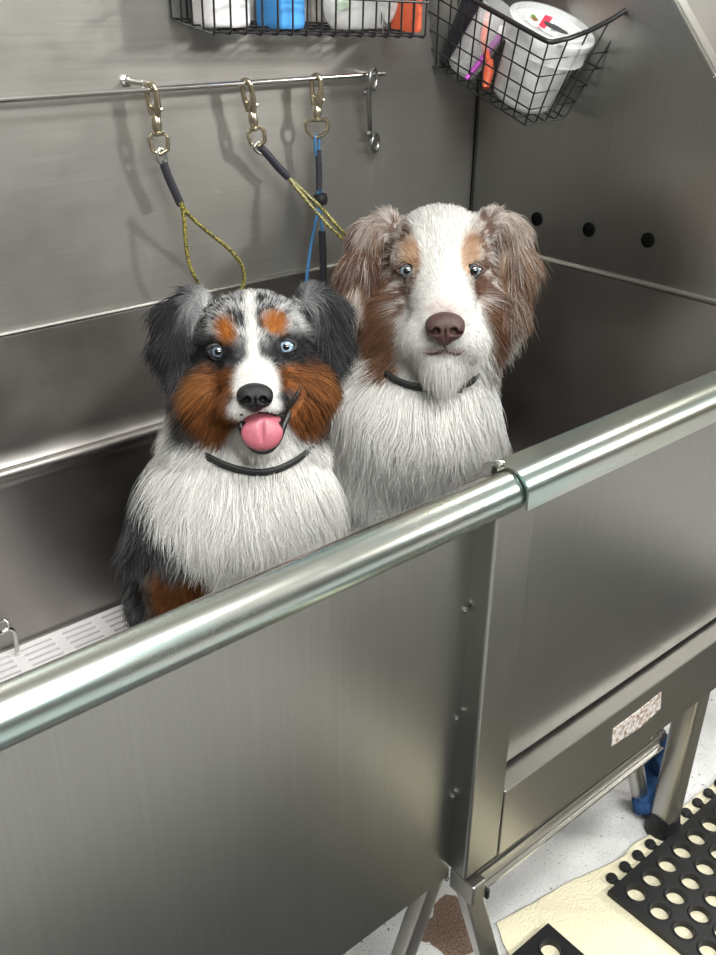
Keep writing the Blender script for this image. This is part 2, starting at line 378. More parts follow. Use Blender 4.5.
# maker's plate, worn to flakes of foil
def sticker_mat():
    m, nt, b = newmat('worn_foil'); N = nt.nodes; L = nt.links
    tc = N.new('ShaderNodeTexCoord'); n = N.new('ShaderNodeTexNoise'); n.inputs['Scale'].default_value = 130; n.inputs['Detail'].default_value = 6; L.new(tc.outputs['Object'], n.inputs['Vector'])
    rp = N.new('ShaderNodeValToRGB'); e = rp.color_ramp.elements; e[0].position = 0.38; e[0].color = (0.30, 0.19, 0.13, 1); e[1].position = 0.55; e[1].color = (0.72, 0.69, 0.66, 1)
    L.new(n.outputs['Fac'], rp.inputs[0]); L.new(rp.outputs[0], b.inputs['Base Color']); b.inputs['Roughness'].default_value = 0.5; b.inputs['Metallic'].default_value = 0.3
    return m
q = [on(x, y, 1, YP) for x, y in ((611, 746), (613, 729), (636, 712), (661, 692), (660, 708), (640, 727))]
MB().extrude([(p[0], YP-0.0012, p[2]) for p in q], (0, 0.0014, 0)).build('worn_sticker', sticker_mat(), tub, smooth=0)
# legs
def leg(top, bot, hw, mat=M_STEEL_LEG, foot=True):
    a, b = np.array(top, float), np.array(bot, float); d = (b-a)/np.linalg.norm(b-a)
    prof = []
    for k in range(20):
        an = 2*math.pi*k/20; cx, cy = math.cos(an), math.sin(an)
        e = 0.45
        prof.append((hw*math.copysign(abs(cx)**e, cx), hw*math.copysign(abs(cy)**e, cy)))
    m = MB(); m.extrude([a+np.array([x, y, 0]) for x, y in prof], b-a)
    o = m.build('leg', mat, tub, smooth=40)
    if foot:
        MB().lathe([(hw*1.45, 0), (hw*1.5, 0.012), (hw*1.3, 0.03), (hw*1.18, 0.05), (0.0, 0.051)], (b[0], b[1], 0), (0, 0, 1), 28, caps=False).build('rubber_foot', M_RUBBER, o)
    return o
leg((1.345, 0.625, 0.37), (1.34, 0.625, 0.03), 0.024)
la = on(430, 880, 1, 0.67); lb = on(402, 958, 1, 0.68)
d = (lb-la)/np.linalg.norm(lb-la); t0 = (0.40-la[2])/d[2]; t1 = (0.03-la[2])/d[2]
leg(la+d*t0, la+d*t1, 0.016)
leg((1.36, 1.28, 0.46), (1.36, 1.28, 0.03), 0.024); leg((-0.4, 0.70, 0.46), (-0.4, 0.70, 0.03), 0.024); leg((-0.4, 1.28, 0.46), (-0.4, 1.28, 0.03), 0.024)
# wire loop at the left of the basin
lp = spline([on(-14, 628, 1, 1.325), on(0, 633, 1, 1.325), on(9, 629, 1, 1.325), on(14, 632, 1, 1.325), on(16, 642, 1, 1.325), on(17, 652, 1, 1.325)], 6)
MB().tube(lp, 0.0036, 10).build('tether_loop', M_CHROME, tub)
lp = spline([on(-14, 622, 1, 1.345), on(0, 621, 1, 1.345), on(6, 621, 1, 1.343), on(10, 630, 1, 1.33)], 6)
MB().tube(lp, 0.003, 10).build('tether_loop', M_CHROME, tub)
adopt(tub)
for c_ in tub.children:
    for g_ in c_.children: pass

# white slotted grate: long bars in groups, cross ribs
g = MB(); y0, y1, zt = 0.66, 1.352, 0.495
rows = []
y = y1
while y > y0+0.03:
    rows.append(y); y -= 0.0165
for i, yy in enumerate(rows):
    wv = 0.0105
    g.box((XL+0.02, yy-wv, zt-0.008), (XR-0.02, yy, zt))
xx = XL+0.02
while xx < XR-0.05:
    g.box((xx, y0, zt-0.022), (xx+0.020, y1, zt-0.0004)); xx += 0.0745
g.box((XL+0.02, y1-0.008, zt-0.022), (XR-0.02, y1+0.001, zt+0.0004)); g.box((XL+0.02, y0, zt-0.022), (XR-0.02, y0+0.03, zt+0.0004))
tag(g.build('floor_grate', M_WHITEPL, smooth=0), 'white slotted plastic grate on the floor of the tub under the dogs', 'grate')

# ------------------------------------------------------------------ folding step under the end of the tub
st = empty('folding_step', (1.0, 0.65, 0), 'narrow steel step frame with slanted legs under the front of the tub', 'step')
A = on(470, 884, 1, 0.62); B = on(657, 739, 1, 0.62); zb = (A[2]+B[2])/2
bx = MB(); bx.box((A[0]+0.012, 0.612, zb-0.012), (B[0], 0.618, zb+0.016)); bx.box((A[0]+0.012, 0.618, zb+0.010), (B[0], 0.652, zb+0.016))
lip = MB(); lip.box((A[0]+0.014, 0.604, zb-0.013), (B[0]-0.001, 0.6115, zb-0.008)); lip.build('crossbar_lip', M_CHROME, st, smooth=0, bevel=0.001)
bx.build('crossbar', M_STEEL_LEG, st, smooth=0, bevel=0.001)
MB().box((A[0]-0.014, 0.600, zb-0.022), (A[0]+0.014, 0.650, zb+0.019)).build('end_bracket', M_STEEL_LEG, st, smooth=0, bevel=0.003)
MB().box((A[0]+0.014, 0.596, zb-0.024), (A[0]+0.020, 0.640, zb-0.004)).build('bracket_pad', M_RUBBER, st, smooth=0, bevel=0.002)
MB().tube([(B[0]-0.004, 0.625, zb+0.004), (B[0]+0.014, 0.625, zb+0.006)], 0.015, 18).build('end_cap', M_RUBBER, st)
def slat(p0, p1, hx, hy):
    a, b = np.array(p0), np.array(p1); m = MB()
    m.extrude([a+np.array(q) for q in ((-hx, -hy, 0), (hx, -hy, 0), (hx, hy, 0), (-hx, hy, 0))], b-a); return m
F0 = on(492, 985, 2, 0.0)
slat((A[0]+0.004, 0.628, zb-0.015), (F0[0], F0[1], 0.022), 0.018, 0.012).build('leg', M_STEEL_LEG, st, smooth=0, bevel=0.004)
G0 = on(633, 756, 1, 0.66); G1 = on(641, 800, 2, 0.02)
MB().tube([G0+(G0-G1)*0.15, G1+np.array([0, 0, 0.0])], 0.017, 20).build('leg', M_STEEL_LEG, st)
adopt(st)
# blue rag bundled round the step's foot
def blob(center, rad, seed, amp=0.25, n=26, sub=None, zmin=None):
    r = np.random.default_rng(seed); ph = r.uniform(0, 6.28, (6, 3)); fr = r.normal(0, 2.6, (6, 3)); V = []; F = []
    for i in range(n+1):
        th = math.pi*i/n
        for k in range(2*n):
            a = math.pi*k/n; d = np.array([math.sin(th)*math.cos(a), math.sin(th)*math.sin(a), math.cos(th)])
            s = 1+amp*sum(math.sin(fr[j] @ d + ph[j, 0]) for j in range(6))/3
            p = np.array(center)+np.array(rad)*d*s
            if zmin is not None: p[2] = max(p[2], zmin)
            V.append(p)
    for i in range(n):
        for k in range(2*n):
            l = (k+1) % (2*n); F.append((i*2*n+k, i*2*n+l, (i+1)*2*n+l, (i+1)*2*n+k))
    return V, F
rc = (G1+np.array([0.004, -0.004, 0.030]))
m = MB(); m.add(*blob(rc, (0.036, 0.034, 0.042), 5, 0.35, zmin=0.001)); m.add(*blob(rc+np.array([0.034, 0.012, 0.045]), (0.030, 0.026, 0.05), 8, 0.35)); m.add(*blob(rc+np.array([-0.022, -0.012, -0.012]), (0.022, 0.022, 0.032), 9, 0.3, zmin=0.001))
tag(m.build('rag', M_RAG, smooth=180), 'crumpled dark blue rag wrapped around the foot of the step leg', 'rag')

# ------------------------------------------------------------------ towel and mats on the floor
edge = [on(x, y, 2, 0.0) for x, y in ((497, 925), (540, 899), (590, 873), (622, 858), (634, 845), (646, 838), (668, 822), (702, 792), (740, 765))]
poly = [(p[0], p[1]) for p in edge]+[(1.9, 0.62), (1.9, 0.05), (0.80, 0.05), (0.82, 0.4), (0.87, 0.60)]
P2 = np.array(poly); dense = []
for i in range(len(P2)):
    a, b = P2[i], P2[(i+1) % len(P2)]; n_ = max(1, int(np.linalg.norm(b-a)/0.02))
    for k in range(n_): dense.append(a+(b-a)*k/n_)
dense = np.array(dense)+rng.normal(0, 0.0012, (len(dense), 2))
cen = dense.mean(0); V = []; F = []; n = len(dense)
for s_, z_ in ((1.0, 0.0005), (1.0, 0.005), (0.985, 0.0075)):
    V += [(cen[0]+(p[0]-cen[0])*s_, cen[1]+(p[1]-cen[1])*s_, z_+0.0012*math.sin(i*0.9)) if z_ > 0.001 else (p[0], p[1], z_) for i, p in enumerate(dense)]
for j in range(2):
    for i in range(n): F.append((j*n+i, j*n+(i+1) % n, (j+1)*n+(i+1) % n, (j+1)*n+i))
V.append((cen[0], cen[1], 0.0072)); F += [(2*n+i, 2*n+(i+1) % n, 3*n) for i in range(n)]
tag(MB().add(V, F).build('towel', M_TOWEL, smooth=60), 'cream towel spread flat on the floor under the rubber mats', 'towel')

def holemat(x0, y1, nx, ny, pitch=0.0500, nub=True):
    """perforated mat, corner (x0,y1), running +x and -y; interlocking studs along the far edge"""
    m = MB(); z0, z1 = 0.0085, 0.0205; n = 20; r = 0.0178; r2 = 0.0168
    def P(x, y, z): return (x, y, z)
    mx = 0.012
    for i in range(nx):
        for j in range(ny):
            cx, cy = x0+mx+pitch*(i+0.5), y1-mx-pitch*(j+0.5); h = pitch/2; V = []; F = []
            ang = [2*math.pi*(k+0.5)/n for k in range(n)]
            sq = []
            for a in ang:
                c_, s_ = math.cos(a), math.sin(a); q_ = h/max(abs(c_), abs(s_)); sq.append((cx+c_*q_, cy+s_*q_))
            rings = [[(p[0], p[1], z1) for p in sq], [(cx+(r+0.0045)*math.cos(a), cy+(r+0.0045)*math.sin(a), z1) for a in ang],
                     [(cx+(r+0.003)*math.cos(a), cy+(r+0.003)*math.sin(a), z1+0.0018) for a in ang],
                     [(cx+r*math.cos(a), cy+r*math.sin(a), z1+0.0012) for a in ang], [(cx+r2*math.cos(a), cy+r2*math.sin(a), z0) for a in ang]]
            for R_ in rings: V += R_
            for k in range(4):
                for t in range(n): F.append((k*n+t, k*n+(t+1) % n, (k+1)*n+(t+1) % n, (k+1)*n+t))
            m.add(V, F)
            # corners of the cell square that the ring leaves open
            for sx in (-1, 1):
                for sy in (-1, 1):
                    c0 = (cx+sx*h, cy+sy*h, z1); nb = sorted(sq, key=lambda p: (p[0]-c0[0])**2+(p[1]-c0[1])**2)[:2]
                    m.add([c0, (*nb[0], z1), (*nb[1], z1)], [(0, 1, 2)])
    X1 = x0+2*mx+pitch*nx; Y0 = y1-2*mx-pitch*ny
    m.box((x0, Y0, z0), (x0+mx, y1, z1)); m.box((X1-mx, Y0, z0), (X1, y1, z1)); m.box((x0+mx, y1-mx, z0), (X1-mx, y1, z1)); m.box((x0+mx, Y0, z0), (X1-mx, Y0+mx, z1))
    if nub:
        k = 0; x = x0+0.035
        while x < X1-0.02:
            m.lathe([(0.011, z0), (0.011, 0.014), (0.009, 0.017), (0, 0.0175)], (x, y1+0.016, 0), (0, 0, 1), 16, caps=False)
            m.box((x-0.006, y1-0.002, z0), (x+0.006, y1+0.014, 0.0145)); x += 0.0415; k += 1
    return m
mc = on(608, 891, 2, 0.02)
tag(holemat(mc[0], mc[1], 22, 20).build('rubber_mat', M_RUBBER, smooth=30), 'large black rubber mat full of round holes beside the tub leg', 'mat', 'black rubber floor mats')
mc2 = on(548, 923, 2, 0.02)
tag(holemat(mc2[0]-1.174, mc2[1], 23, 13, nub=False).build('rubber_mat', M_RUBBER, smooth=30), 'second black rubber mat whose corner lies on the towel in front of the step', 'mat', 'black rubber floor mats')
# ------------------------------------------------------------------ bar on the backsplash with clips and leashes
YBAR = 1.323
bl, br_ = on(0, 100, 1, YBAR), on(384, 73.5, 1, YBAR); zb_ = (bl[2]+br_[2])/2
bar = empty('hanging_bar', (br_[0], YB, br_[2]), 'thin steel bar along the backsplash that the clips hang from', 'bar')
def barp(x): return np.array([x, YBAR, bl[2]+(br_[2]-bl[2])*(x-bl[0])/(br_[0]-bl[0])])
MB().tube([barp(-0.3), barp(br_[0])], 0.0042, 14).build('rod', M_CHROME, bar)
for x_ in (br_[0]-0.02, -0.28): MB().tube([barp(x_), barp(x_)+np.array([0, YB-YBAR, 0])], 0.004, 10).build('standoff', M_CHROME, bar)
adopt(bar)
p = on(127, 81, 1, YB-0.004); q = on(142, 83.5, 1, YB-0.028)
m = MB(); m.lathe([(0.0085, 0.0), (0.0085, 0.003), (0.005, 0.005)], p+np.array([0, 0.004, 0]), (0, -1, 0), 18); m.tube([p, q], 0.0036, 12); m.lathe([(0.0052, 0), (0.0052, 0.004), (0.003, 0.006)], q, q-p, 6)
tag(m.build('wall_screw', M_CHROME), 'small bright screw sticking out of the backsplash above the bar', 'screw')

def px(pts, y=YBAR): return [on(a, b, 1, y) for a, b in pts]
def lerp(a, b, t): return np.array(a)+(np.array(b)-np.array(a))*t
def snap_hook(parent, top, neck, barrel, eye, size=1.0, mat=M_NICKEL, dring=False):
    """swivel snap: closed hook over the bar, gate, barrel, swivel eye.  All px points are in the plane of the bar"""
    T, N_, B_, E_ = [on(*p, 1, YBAR) for p in (top, neck, barrel, eye)]
    ax = (N_-T)/np.linalg.norm(N_-T); sd = np.array([ax[2], 0, -ax[0]]); sd /= np.linalg.norm(sd)
    dp = np.array([0, 1.0, 0])
    L = np.linalg.norm(N_-T); w = 0.0080*size
    loop = []
    for k in range(13):
        a = math.pi*k/12; loop.append(T+ax*(w*1.0)+w*(math.cos(a)*(sd*0.35+dp*0.85)) - ax*w*math.sin(a))
    hook = [N_-ax*L*0.08+(sd*0.35+dp*0.85)*w*0.75]+[T+ax*L*0.55+(sd*0.35+dp*0.85)*w*1.0]+loop+[T+ax*L*0.62-(sd*0.35+dp*0.85)*w*1.0, N_-ax*L*0.05-(sd*0.35+dp*0.85)*w*0.5]
    m = MB(); m.tube(spline(hook, 4), 0.0036*size, 10); m.build('hook', mat, parent)
    g = MB(); a = T+ax*L*0.42-(sd*0.35+dp*0.85)*w*0.9; g.tube([a, N_-ax*L*0.03-(sd*0.35+dp*0.85)*w*0.3], 0.0036*size, 8)
    kb = N_-ax*L*0.25-(sd*0.35+dp*0.85)*w*0.7; g.tube([kb, kb-(sd*0.7+dp*0.3)*0.008*size], 0.0026*size, 8); g.build('gate', mat, parent)
    ba = (B_-N_)/np.linalg.norm(B_-N_); Lb = np.linalg.norm(B_-N_)
    MB().lathe([(0.003*size, -L*0.40), (0.0052*size, -L*0.36), (0.0052*size, -0.006), (0.004*size, -0.004), (0.0062*size, 0.0), (0.0066*size, Lb*0.5), (0.0055*size, Lb*0.82), (0.0085*size, Lb*0.86), (0.0085*size, Lb), (0.004*size, Lb+0.003)], N_, ba, 18).build('barrel', mat, parent)
    ea = (E_-B_)/np.linalg.norm(E_-B_); es = np.array([ea[2], 0, -ea[0]]); Le = np.linalg.norm(E_-B_); we = 0.0120*size if not dring else 0.0155*size
    q = (es*0.92+dp*0.35)
    if dring: ring = [B_+q*we*0.9, B_+ea*Le*0.15+q*we*1.1, B_+ea*Le*0.62+q*we, B_+ea*Le*0.93+q*we*0.5, E_, B_+ea*Le*0.93-q*we*0.5, B_+ea*Le*0.62-q*we, B_+ea*Le*0.15-q*we*1.1, B_-q*we*0.9]
    else: ring = [B_+q*we*0.6, B_+ea*Le*0.2+q*we, B_+ea*Le*0.8+q*we*0.85, E_, B_+ea*Le*0.8-q*we*0.85, B_+ea*Le*0.2-q*we, B_-q*we*0.6]
    P = np.array(ring); Q = []
    for i in range(len(P)):
        for k in range(3): Q.append(lerp(P[i], P[(i+1) % len(P)], k/3))
    MB().tube(Q, 0.0030*size, 9, closed=True).build('swivel_eye', mat, parent)
    return T

def leash(label, name='grooming_loop'):
    return empty(name, (0, 0, 0), label, 'leash', 'leashes clipped to the bar')
# left loop
r = leash('yellow and black cord grooming loop hanging open behind the merle dog, leftmost clip'); r.location = on(150, 86, 1, YBAR); bpy.context.view_layer.update()
snap_hook(r, (150, 84), (156, 118), (158, 134), (161, 154), 1.15)
lk = spline(px([(160, 148), (165, 152), (166, 160), (163, 166), (158, 160), (158, 152), (160, 148)]), 4)[:-1]
MB().tube(lk, 0.0026, 8, closed=True).build('cord_eye', M_DARKSTEEL, r)
MB().tube(spline(px([(163, 162), (168, 176), (175, 192), (181, 205)]), 5), [0.0066]*15+[0.0058], 14).build('sleeve', M_SLEEVE, r)
MB().tube(spline(px([(181, 203), (184, 218), (186, 245), (190, 266), (200, 287), (207, 300)], 1.30), 8), 0.0034, 9).build('cord', M_CORD, r)
MB().tube(spline(px([(181, 203), (190, 216), (208, 232), (230, 250), (242, 266), (244, 280), (240, 294)], 1.30), 8), 0.0034, 9).build('cord', M_CORD, r)
adopt(r)
# middle loop
r = leash('yellow and black cord grooming loop pulled tight towards the red merle dog, middle clip'); r.location = on(246, 81, 1, YBAR); bpy.context.view_layer.update()
snap_hook(r, (245, 80), (252, 114), (255, 129), (259, 146), 1.15)
lk = spline(px([(257, 142), (263, 146), (264, 152), (259, 153), (254, 148), (257, 142)]), 4)[:-1]
MB().tube(lk, 0.0026, 8, closed=True).build('cord_eye', M_DARKSTEEL, r)
MB().tube(spline(px([(260, 147), (268, 155), (278, 167), (288, 177)]), 5), 0.0066, 14).build('sleeve', M_SLEEVE, r)
for o_ in (-2.2, 2.2):
    a = on(287, 176, 1, YBAR); b = on(349+o_*0.6, 241-o_, 1, 1.245); c_ = on(420, 300, 1, 1.20)
    mid = on(318+o_, 209-o_, 1, 1.28)
    MB().tube(spline([a, mid, b, c_], 8), 0.0034, 9).build('cord', M_CORD, r)
adopt(r)
# blue leash
r = leash('blue cord leash with black slides hanging straight down, third clip along the bar', 'cord_leash'); r.location = on(316, 76, 1, YBAR); bpy.context.view_layer.update()
snap_hook(r, (316, 75), (317, 108), (317, 120), (317, 137), 1.15, dring=True)
for o_ in (-2, 2):
    MB().tube(spline(px([(317+o_, 134), (317+o_, 146), (318+o_*0.7, 156)]), 5), 0.0024, 8).build('cord', M_BLUECORD, r)
MB().tube(spline(px([(318, 150), (319, 170), (319, 190)]), 6), [0.0058, 0.0052, 0.0058, 0.0052, 0.0058, 0.0054, 0.0052, 0.0058, 0.0052, 0.0058, 0.0052, 0.0052, 0.0056], 12).build('sleeve', M_SLEEVE, r)
for o_ in (-1.5, 1.5):
    MB().tube(px([(319+o_, 188), (320+o_, 198)]), 0.0022, 8).build('cord', M_BLUECORD, r)
MB().lathe([(0.006, 0), (0.011, 0.002), (0.0125, 0.008), (0.0125, 0.014), (0.011, 0.019), (0.006, 0.021)], on(320, 193, 1, YBAR), (0.08, 0, -1), 20).build('slide_bead', M_RUBBER, r)
MB().tube(spline(px([(319, 205), (316, 220), (311, 245), (307, 275), (306, 300)]), 6), 0.0028, 8).build('cord', M_BLUECORD, r)
MB().tube(spline(px([(320, 205), (321, 220), (323, 236)]), 6), 0.0024, 8).build('cord', M_BLUECORD, r)
MB().tube(px([(322, 231), (323, 255), (323.5, 296)]), 0.0066, 14).build('tube_grip', M_SLEEVE, r)
adopt(r)
# double-ended snap
r = empty('double_snap', on(375, 72, 1, YBAR), 'bare steel double ended snap hooked over the right end of the bar', 'clip')
def ringpts(c, rx, rz, tilt=0.0): return [np.array(c)+np.array([math.cos(a)*rx, math.cos(a)*0.4*rx, math.sin(a)*rz]) for a in [2*math.pi*k/20 for k in range(20)]]
t_, b_ = on(373, 79, 1, YBAR-0.008), on(375, 143, 1, YBAR+0.02)
MB().tube(ringpts(t_, 0.0125, 0.017), 0.0034, 9, closed=True).build('hook', M_DARKSTEEL, r)
MB().tube(ringpts(b_, 0.0125, 0.015), 0.0034, 9, closed=True).build('hook', M_DARKSTEEL, r)
MB().tube([on(368, 88, 1, YBAR-0.004), on(369, 110, 1, YBAR), on(370, 137, 1, YBAR+0.016)], [0.005, 0.0042, 0.005], 12).build('shank', M_DARKSTEEL, r)
for a_, b2_ in (((367, 92), (363, 93)), ((370, 133), (366, 135))): MB().tube([on(*a_, 1, YBAR), on(*b2_, 1, YBAR)], 0.004, 8).build('thumb_stud', M_DARKSTEEL, r)
adopt(r)

# ------------------------------------------------------------------ long wire basket on the backsplash
fl_, fr_ = on(215, 34, 1, 1.235), on(425, 38, 1, 1.235); bk = on(163, 20, 1, 1.35)
FX0, FX1 = fl_[0], fr_[0]; ZB0, ZB1 = fl_[2], fr_[2]; BH = 0.15
def bz(x): return ZB0+(ZB1-ZB0)*(x-FX0)/(FX1-FX0)
bs = empty('wire_basket', (FX0, 1.3, ZB0), 'long black wire basket of bottles fixed high on the backsplash', 'basket')
YF, YK = 1.235, 1.352

m = MB(); wr = 0.0017; x = FX0; k = 0; nV = 15
xs = [FX0+(FX1-FX0)*i/nV for i in range(nV+1)]
dzb = bk[2]-ZB0
for x in xs:
    z = bz(x); m.tube([(x, YK, z+dzb+0.10), (x, YK, z+dzb+0.004), (x, YK-0.004, z+dzb), (x, YF+0.004, z), (x, YF, z+0.004), (x, YF-0.004, z+BH)], wr, 6)
m.build('wires', M_BLACKWIRE, bs)
m = MB()
for dz, y_ in ((0.052, YF-0.0035), (0.104, YF-0.005)):
    m.tube([(FX0-0.001, YK, bz(FX0)+dz), (FX0-0.001, y_, bz(FX0)+dz), (FX1+0.001, y_, bz(FX1)+dz), (FX1+0.001, YK, bz(FX1)+dz)], wr*1.25, 8)
for yy in (YF+0.003, YF+0.03, YF+0.058, YF+0.086, YK-0.003):
    t = (yy-YF)/(YK-YF); m.tube([(FX0, yy, bz(FX0)+dzb*t+0.002), (FX1, yy, bz(FX1)+dzb*t+0.002)], wr, 6)
for xe in (FX0, FX1):
    for t in (0.25, 0.5, 0.75): 
        yy = YF+(YK-YF)*t; m.tube([(xe, yy, bz(xe)+dzb*t), (xe, yy, bz(xe)+BH)], wr, 6)
m.build('cross_wires', M_BLACKWIRE, bs)
MB().tube([(FX0-0.002, YK, ZB0+BH), (FX0-0.002, YF-0.005, ZB0+BH), (FX1+0.002, YF-0.005, ZB1+BH), (FX1+0.002, YK, ZB1+BH)], 0.0032, 10, closed=True).build('rim', M_BLACKWIRE, bs)
adopt(bs)
def rrect(hx, hy, r, n=5):
    out = []
    for sx, sy, a0 in ((1, 1, 0), (-1, 1, 90), (-1, -1, 180), (1, -1, 270)):
        for k in range(n+1):
            a = math.radians(a0+90*k/n); out.append((sx*(hx-r)+r*math.cos(a), sy*(hy-r)+r*math.sin(a)))
    return out
def bottle(name, label, xl, xr, mat, h, y, depth, capmat, rcorn=0.016, cat='bottle', tilt=0.0, ngroup=None):
    """rounded-oblong jug: foot radius, body, sloped shoulder, neck, screw cap"""
    a, b = on(xl, 25, 1, y+depth*0.7), on(xr, 25, 1, y-depth*0.9); cx = (a[0]+b[0])/2; hx = (b[0]-a[0])/2; z0 = bz(cx)+dzb*((y-YF)/(YK-YF))*0.6+0.004
    root = empty(name, (cx, y, z0), label, cat, 'bottles in the long wire basket')
    prof = [(0.90, 0.0), (0.97, 0.003), (1, 0.008), (1, h*0.68), (0.97, h*0.73), (0.80, h*0.80), (0.45, h*0.86), (0.36, h*0.88), (0.36, h*0.91)]
    base = rrect(hx, depth, min(rcorn, hx*0.9, depth*0.9)); n = len(base); V = []; F = []
    for s_, z_ in prof:
        k = s_
        for (u, v) in base: V.append((cx+u*k+tilt*z_, y+v*max(k, 0.0)*(1 if k > .9 else max(k, 0.42)/k if k < .42 else 1), z0+z_))
    for i in range(len(prof)-1):
        for k in range(n): F.append((i*n+k, i*n+(k+1) % n, (i+1)*n+(k+1) % n, (i+1)*n+k))
    F += [tuple(range(n-1, -1, -1)), tuple((len(prof)-1)*n+k for k in range(n))]
    MB().add(V, F).build('body', mat, root, smooth=45)
    cr_ = min(hx, depth)*0.5
    MB().lathe([(cr_, 0), (cr_*1.02, 0.002), (cr_*1.02, 0.018), (cr_*0.9, 0.021), (0, 0.022)], (cx+tilt*h, y, z0+h*0.905), (tilt, 0, 1), 24, caps=False).build('cap', capmat, root)
    return root, cx, hx, z0
M_LABELINK = plain('label_ink', (0.32, 0.22, 0.42), 0.5)
rb, cx, hx, z0 = bottle('shampoo_bottle', 'white plastic jug with rounded foot in the long wire basket', 189, 257, M_WHITEPL, 0.22, 1.292, 0.042, M_WHITEPL, 0.03)
m = MB()
for (u, w_, zz) in ((-0.012, 0.05, 0.052), (0.012, 0.018, 0.042), (0.012, 0.018, 0.037)): m.box((cx+u-w_/2, 1.2492, z0+zz), (cx+u+w_/2, 1.2502, z0+zz+0.0014))
m.build('faded_print', M_LABELINK, rb, smooth=0); adopt(rb)
rb, *_ = bottle('shampoo_bottle', 'bright blue plastic bottle standing next to the white jug in the long wire basket', 259, 305, M_BLUEPL, 0.24, 1.290, 0.036, M_WHITEPL, 0.006); adopt(rb)
rb, *_ = bottle('spray_bottle', 'orange red plastic bottle at the right end of the long wire basket', 394, 421, M_REDPL, 0.22, 1.287, 0.036, M_WHITEPL, 0.006); adopt(rb)
# clear bag of grooming bits
a, b = on(331, 22, 1, 1.27), on(390, 22, 1, 1.27)
m = MB(); zc = bz((a[0]+b[0])/2)+0.052
V, F = blob(((a[0]+b[0])/2, 1.285, zc), ((b[0]-a[0])/2, 0.036, 0.05), 21, 0.22, 24, zmin=bz(a[0])+0.008)
bag = empty('clear_bag', ((a[0]+b[0])/2, 1.285, bz(a[0])), 'crinkled clear plastic bag between the blue and the red bottles', 'bag')
m.add(V, F).build('film', plain('crinkled_film', (0.75, 0.77, 0.76), 0.25, trans=0.35, bump=0.8, bscale=70, alpha=0.55), bag, smooth=180)
q = on(381, 20, 1, 1.262); m = MB()
for i in range(9): 
    a_ = rng.normal(0, 1, 3)*0.011; b_ = rng.normal(0, 1, 3)*0.011; a_[1] *= 0.3; b_[1] *= 0.3
    m.tube([q+a_, q+b_], 0.0011, 5)
m.build('bristles', M_DARKSTEEL, bag); q = on(342, 6, 1, 1.262); m = MB(); m.add(*blob(q, (0.011, 0.006, 0.011), 3, 0.3, 12)); m.build('green_bit', plain('green_plastic', (0.12, 0.28, 0.06), 0.5), bag, smooth=180)
adopt(bag)

# ------------------------------------------------------------------ tilted wire basket on the end panel
BM = np.array([[0.997, 0.032, -0.063], [-0.05, 0.949, -0.31], [0.05, 0.312, 0.949]])
BO = on(525, 125, 0, 1.315)
def bk_(s, l, u): return BO+BM @ np.array([s, l, u])
BW, BL, BU = 0.100, 0.275, 0.145
def bq(s, l, t):
    """s,l in 0..1 over the basket's plan, t in 0..1 up its height; the walls flare towards the rim"""
    s0, s1 = 0.0-0.020*t, BW+0.060*t; l0, l1 = -0.016*t, BL+0.02*t
    return bk_(s0+(s1-s0)*s, l0+(l1-l0)*l, BU*t+(0.045*s*s*max(0.0, 1-l*3) if t >= 1 else 0))
rbk = empty('wire_basket', BO, 'tilted black wire basket with a thick rim holding the lidded bucket, on the end panel', 'basket')
m = MB()
nl, ns, nt_ = 9, 4, 5
for i in range(nl+1):
    t = i/nl; m.tube([bq(0, t, 1), bq(0, t, 0.02), bq(0.02, t, 0), bq(0.98, t, 0), bq(1, t, 0.02), bq(1, t, 1)], 0.0015, 6)
for i in range(1, ns):
    t = i/ns; m.tube([bq(t, 0, 1), bq(t, 0, 0.02), bq(t, 0.01, 0), bq(t, 0.99, 0), bq(t, 1, 0.02), bq(t, 1, 1)], 0.0015, 6)
m.build('upright_wires', M_BLACKWIRE, rbk)
m = MB()
for i in range(nt_):
    t = i/nt_; m.tube([bq(0, 0, t), bq(1, 0, t), bq(1, 1, t), bq(0, 1, t)], 0.0015, 6, closed=True)
m.build('ring_wires', M_BLACKWIRE, rbk)
rim = []
for (s, l) in ((0, 1), (0, 0.06), (0.012, 0.015), (0.05, 0), (0.25, 0), (0.5, 0), (0.75, 0), (0.95, 0)): rim.append(bq(s, l, 1))
e1 = bq(1.0, 0, 1)
rim += [e1+BM @ np.array([0.0, 0.004, 0.004]), e1+BM @ np.array([0.006, 0.02, 0.012]), e1+BM @ np.array([-0.004, 0.035, 0.016]), bq(1, 0.3, 1), bq(1, 1, 1)]
MB().tube(rim, 0.0042, 12, closed=True).build('rim', M_BLACKWIRE, rbk)
hk = MB(); hc = e1+BM @ np.array([-0.012, 0.03, 0.014]); hk.tube([hc+0.008*(math.cos(a)*rt+math.sin(a)*up) for a in [2*math.pi*k/16 for k in range(16)]], 0.004, 8, closed=True)
hk.build('rim_curl', M_BLACKWIRE, rbk); adopt(rbk)
